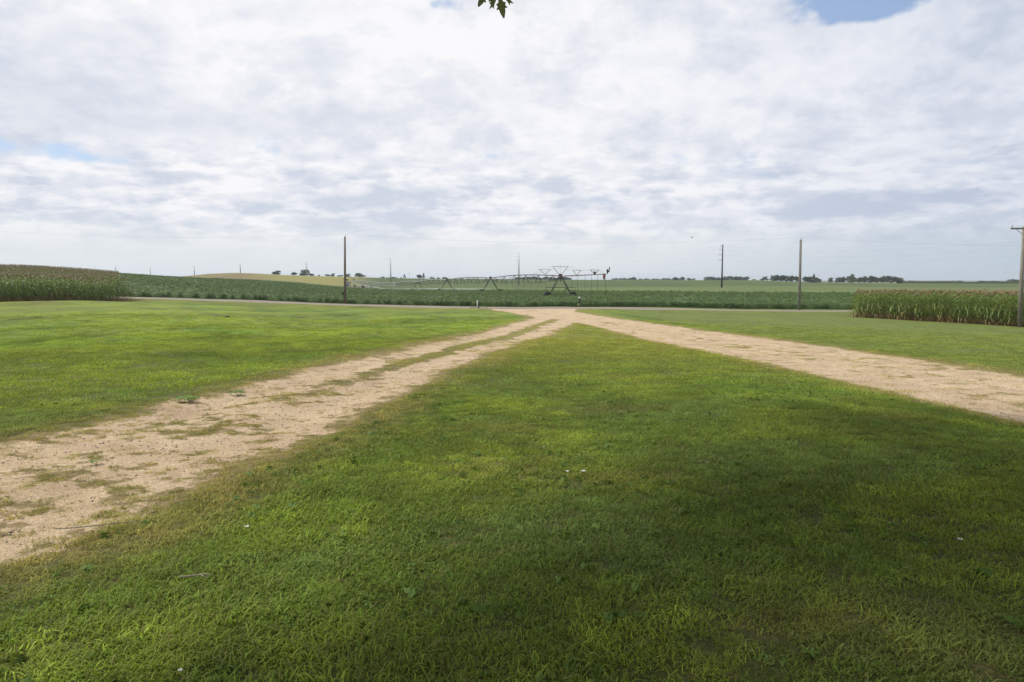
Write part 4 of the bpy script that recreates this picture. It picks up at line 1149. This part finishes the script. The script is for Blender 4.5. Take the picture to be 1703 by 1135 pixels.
grove([(x_, 462.8+random.uniform(-.8, .8), 13) for x_ in range(1022, 1124, 9)], 1300, 'd', 'very distant tree on the skyline right of the end gun', 'distant skyline trees right of the end gun', sink=3)
tree(1052, 460.5, 12, 1000, 'd', 'distant tree standing above the skyline row right of the end gun')
grove([(1125,460.4,13),(1135,460.6,12),(1146,462,10),(1153,463,8)], 900, 'd', 'dark tree in the small grove left of the dark transmission pole', 'small grove left of the transmission pole', sink=1)
grove([(x_, 460.2+random.uniform(-1, 1), 15) for x_ in (1176,1184,1192,1204)]+[(x_, 458.8+random.uniform(-.6, 1), 15) for x_ in (1212,1221,1230,1240)], 900, 'd', 'dark tree of the long wood around the dark transmission pole', 'long wood at the transmission pole', sink=1)
tree(1271, 459.6, 14, 720, 'l', 'greyish loose tree standing alone left of the wood behind the bare road pole')
grove([(1288,456.6,18),(1297,457,16),(1306,457.6,16),(1315,458,16),(1324,458.6,15),(1339,459,17),(1348,459.5,15),(1359,461,14)], 630, 'd', 'dark leafy tree of the wood behind the bare road pole', 'wood behind the bare road pole', 15)
tree(1353.5, 456.8, 9, 640, 'c', 'narrow tree sticking up from the right end of the wood behind the bare road pole')
tree(1381, 461.5, 9, 680, 'd', 'small dark tree in the gap between the two right-hand woods')
grove([(1394,461,12),(1403,460,14),(1428,460.3,15),(1439,459,16),(1449,458.4,16),(1458,459.2,16),(1469,458.6,16),(1480,458.2,16),(1491,459.3,15),(1498,461.5,12)], 640, 'd', 'dark leafy tree of the long wood above the right-hand corn', 'long wood above the right-hand corn', 15)
tree(1416, 455.0, 17, 625, 'l', 'taller grey-green tree at the left part of the long wood above the corn')
grove([(x_, 467.0+random.uniform(-.7, .7), 14) for x_ in range(1506, 1600, 10)], 1300, 'd', 'low tree of the hazy far skyline between the right-hand woods', 'hazy far skyline on the right', sink=1)
grove([(1632,466.8,12),(1641,467.2,13),(1651,466.9,13),(1660,467.3,12)], 900, 'd', 'hazy tree in the thin row left of the crossarm pole', 'thin hazy row left of the crossarm pole', sink=0)
grove([(1671,467.5,12),(1682,463.8,13),(1690,465,12),(1701,465,14)], 800, 'd', 'dark tree of the clump right beside the crossarm pole', 'clump beside the crossarm pole')
# strip of standing corn far right (dark low line)
m = MB(); a = at(1500, 475, 500); b_ = at(1760, 475, 480); a.z = tz(a.x, a.y); b_.z = tz(b_.x, b_.y)
nseg = 60; V = []; F = []
for i in range(nseg+1):
    p = a.lerp(b_, i/nseg); z = tz(p.x, p.y); h_ = 1.1+random.uniform(-.2, .2)
    V += [(p.x, p.y, z-.2), (p.x+random.uniform(-.3,.3), p.y, z+h_), (p.x+random.uniform(-.3,.3), p.y+7, z+h_), (p.x, p.y+7, z-.2)]
for i in range(nseg):
    for j in range(3): F.append((4*i+j, 4*i+4+j, 4*i+5+j, 4*i+1+j))
me = np_mesh('hedgerow', V, F, simple("crop_strip", (.045,.065,.025), (.08,.09,.035), .4))
tag(put('hedgerow', me), 'thin dark strip of crop beyond the right-hand corn', 'crop', kind='stuff')

# distant sheds and yard light
def shed(px, py, Y, w, h, label, wall, roofm):
    p = at(px, py, Y); p.z = tz(p.x, p.y); e = empty('shed', p); tag(e, label, 'shed')
    MB().box((0,0,h/2), (w,w*.6,h)).build('wall', wall, e)
    r = MB(); r.v = [(-w*.54,-w*.34,h),(w*.54,-w*.34,h),(w*.54,w*.34,h),(-w*.54,w*.34,h),(-w*.54,0,h*1.4),(w*.54,0,h*1.4)]
    r.f = [(0,1,5,4),(2,3,4,5),(0,4,3),(1,2,5),(0,3,2,1)]; r.build('roof', roofm, e)
    MB().box((0,-w*.3-.03,h*.4), (w*.22,.05,h*.8)).build('door', M_dksteel, e)
M_shw = simple("pale_siding", (.6,.6,.58), (.5,.5,.48), 1.)
shed(1253, 466, 860, 5, 2.2, 'tiny white shed at the foot of the wood right of the dark transmission pole', M_shw, M_shw)
shed(578, 475.5, 400, 3.0, 2.2, 'small dark grey shed behind the foot of the box-bearing road pole', M_gal, M_dksteel)
q = at(681, 455, 560); b = Vector((q.x, q.y, tz(q.x, q.y))); e = empty('yard_light', b); tag(e, 'thin pole with a small pale head on the horizon, between conifer and round tree', 'lamp post')
MB().tube((0,0,0), (0,0,q.z-b.z), .10, .08, 8).build('pole', M_gal, e); MB().path([(-.5,0,q.z-b.z-.25), (0,0,q.z-b.z+.2), (.5,0,q.z-b.z-.25)], [.12,.3,.12], 8).build('lamp_head', M_gal, e)
# bird
bp = at(1151, 395.5, 60); m = MB(); m.path([(-.11,0,0), (-.04,0,.01), (.05,0,.01), (.12,0,0)], [.008,.03,.026,.006], 7)
for s in (-1, 1): m.poly([(.04,0,.02), (-.04,0,.02), (-.06,s*.12,.06), (-.02,s*.2,.03), (.03,s*.11,.07)])
o = m.build('bird', M_blk); o.location = bp; o.rotation_euler = (0,0,.6); tag(o, 'small dark bird flying low in the sky left of the dark transmission pole', 'bird')

# ------------------------------------------------------------ maple over the camera: its crown shades the front lawn, one sprig hangs into view
M_maple = leafy("maple_leaf", (.10,.125,.065), (.13,.155,.08), .45, noise_scale=8.)
def maple():
    base = Vector((4.8, -3.2, tz(4.8, -3.2)))
    root = empty('maple_tree', base); tag(root, 'large silver maple whose lowest leaves dangle into the top of the view', 'tree')
    tr = MB(); tr.path([(0,0,-.2), (0,0,.3), (.1,.05,1.8), (.25,.2,3.6), (.3,.3,5.5)], [.42,.33,.27,.24,.18], 14)
    C = []
    def limb(p, q, r0, r1, mid=.5):
        p = Vector(p); q = Vector(q); m_ = p.lerp(q, .5)+Vector((0,0,mid)); tr.path([p, m_, q], [r0, (r0+r1)/2, r1], 8); return m_, q
    # crown centres (world) chosen so their shade reaches the front right lawn
    SH = [(-1.5,5.0,6.9,1.7),(.6,5.4,7.0,2.0),(-.6,2.8,5.8,1.9),(1.2,8.2,8.7,1.9),(-1.4,7.4,8.2,1.8),(-3.6,6.6,7.8,1.6),(3.2,7.2,8.4,1.9),(2.6,2.6,5.6,2.0),(1.2,1.2,5.6,2.0),(3.4,1.6,5.8,2.2),(5.4,1.0,6.0,2.2),(-.6,2.8,6.6,1.9),(-2.2,3.8,7.2,1.7),(.8,4.2,7.4,1.9),(3.0,4.2,7.2,2.0),(5.4,3.4,7.4,2.0),(2.2,-1.6,6.2,2.2),(4.8,-3,8.6,3.0),(0,-1.2,7.4,2.2),(7.4,-1,7.0,2.4),(-1.4,.6,7.8,2.0),(7.2,1.8,6.4,1.9),(5.8,-5.6,7.4,2.4)]
    for (x_, y_, z_, r_) in SH:
        c = Vector((x_, y_, z_))-base; limb((.26,.22,3.2+random.uniform(0, 1.8)), c, .11, .03); C.append((c, r_))
        for k in range(4):
            q = c+Vector((random.uniform(-1,1), random.uniform(-1,1), random.uniform(-.6,.6)))*r_*.8; limb(c, q, .03, .01, .1)
    # low branch carrying the sprig
    tw = at(822, -34, 3.0)-base
    tr.path([(.15,.1,2.4), Vector((-2.2,2.6,3.5)), tw+Vector((.8,-.5,.6)), tw+Vector((.2,-.1,.18)), tw], [.06,.035,.012,.006,.003], 7)
    tr.build('trunk', M_bark, root, True)
    V = []; F = []
    n = 38000
    for i in range(n):
        c, r_ = C[i % len(C)]; v = rng.normal(size=3); v /= np.linalg.norm(v); rad = r_*rng.uniform(.2, 1.0)**.6
        p = c+Vector((v[0], v[1], v[2]*.72))*rad
        nr = Vector((rng.normal()*.5, rng.normal()*.5, 1)).normalized(); s = nr.orthogonal().normalized(); s.rotate(Matrix.Rotation(rng.uniform(0, 6.28), 3, nr)); t = nr.cross(s); l = rng.uniform(.05, .09); k = len(V)
        V += [tuple(p-s*l), tuple(p-s*l*.2+t*l), tuple(p+s*l*1.2), tuple(p-s*l*.2-t*l)]; F.append((k, k+1, k+2, k+3))
    put('crown', np_mesh('crown', V, F, M_maple), root)
    # deeply cut leaves
    half = [(0,0),(.10,.02),(.30,-.10),(.24,.05),(.42,.06),(.30,.15),(.22,.16),(.13,.20),(.30,.30),(.36,.44),(.50,.50),(.44,.58),(.56,.74),(.40,.68),(.36,.78),(.28,.60),(.16,.44),(.09,.40),(.10,.56),(.22,.62),(.17,.72),(.26,.84),(.14,.84),(.12,.98),(.03,1.22)]
    outl = half+[(-x_, y_) for x_, y_ in reversed(half[1:])]
    def leaf(px, py, Y, size, ang, tilt, curl):
        c = at(px, py, Y)-base; m = MB(); k = len(m.v)
        pts = [(x_, -y_) for x_, y_ in outl]
        rot = Matrix.Rotation(ang, 3, 'Y') @ Matrix.Rotation(tilt, 3, 'X')
        def P3(x_, y_, th=0): return tuple(c+rot @ (Vector((x_*size, curl*size*(x_*x_-.15*y_)+th, y_*size))))
        # fan over the mid rib so the deep cuts stay open
        import mathutils
        tris = mathutils.geometry.tessellate_polygon([[Vector((a, b, 0)) for a, b in pts]])
        m.v = [P3(a, b) for a, b in pts]; m.f = [tuple(t) for t in tris]
        lf = m.build('leaf', M_maple, root)
        MB().path([tw, (Vector(tw)+c)*.5+Vector((0,0,.01)), c], .0012, 5).build('leaf_stalk', M_bark, root)
    leaf(828, -20, 3.00, .098, -.22, .25, .25)
    leaf(812, -20, 3.04, .088, .42, -.3, -.25)
    leaf(844, -30, 3.02, .070, -.75, .2, .3)
    leaf(806, -34, 2.98, .09, 1.0, .2, .3)
maple()
def shade_maple_left():
    base = Vector((-7.2, 2.0, tz(-7.2, 2.0)))
    root = empty('maple_tree', base); tag(root, 'large maple added out of view to the left, its high boughs placed to shade the middle lawn', 'tree')
    tr = MB(); tr.path([(0,0,-.2), (0,0,.3), (.1,.05,2.2), (.5,.2,5), (1.0,.3,7.5)], [.5,.4,.32,.27,.16], 14)
    V = []; F = []
    BL = [(-6.2,6.2,8.8,1.9,900),(-4.6,8.2,9.2,1.9,1000),(-2.6,9.6,9.6,1.9,1200),(-.8,11.2,10.2,1.8,1300),(.8,10.0,9.6,1.7,1300),(-4.0,11.0,10.2,1.7,900),(-2.2,12.8,10.9,1.6,900),(-3.2,6.6,8.0,1.7,1100),(-.8,7.4,8.6,1.8,1500),(1.6,12.4,10.8,1.6,1300),(-7,3.6,8.8,2.0,1500),(-8.8,.6,8.6,2.5,2500),(-6.5,.2,9.6,2.4,2500),(-7.5,2.2,11.2,2.4,2500),(-5,3.8,10.6,2.1,2000),(-10.5,-1.2,8.2,2.2,2000)]  # boughs of the added unseen tree, placed and thinned for lawn shade
    for (x_, y_, z_, r_, n_l) in BL:
        c = Vector((x_, y_, z_))-base; p = Vector((.3, .2, random.uniform(3.8, 6.0))); m_ = p.lerp(c, .5)+Vector((0,0,.6)); tr.path([p, m_, c], [.13, .08, .03], 8)
        for i in range(int(n_l*.45)):
            v = rng.normal(size=3); v /= np.linalg.norm(v); rad = r_*rng.uniform(.3, 1.0)**.6
            p = c+Vector((v[0], v[1], v[2]*.7))*rad
            nr = Vector((rng.normal()*.5, rng.normal()*.5, 1)).normalized(); s = nr.orthogonal().normalized(); s.rotate(Matrix.Rotation(rng.uniform(0, 6.28), 3, nr)); t = nr.cross(s); l = rng.uniform(.06, .10); k = len(V)
            V += [tuple(p-s*l), tuple(p-s*l*.2+t*l), tuple(p+s*l*1.2), tuple(p-s*l*.2-t*l)]; F.append((k, k+1, k+2, k+3))
    tr.build('trunk', M_bark, root, True); put('crown', np_mesh('crown', V, F, M_maple), root)
shade_maple_left()

# ------------------------------------------------------------ haze
HAZE = 0.00016
if HAZE:
    m, t, o = new_mat("haze_air"); pv = t.nodes.new('ShaderNodeVolumePrincipled')
    pv.inputs['Color'].default_value = (.82,.90,1.0,1); pv.inputs['Density'].default_value = HAZE; pv.inputs['Anisotropy'].default_value = .2
    t.links.new(pv.outputs[0], o.inputs['Volume'])
    hb = MB().box((0, 0, 15), (18400, 18400, 70)).build('haze', m); tag(hb, 'thin pale haze over the fields', 'haze', kind='stuff')
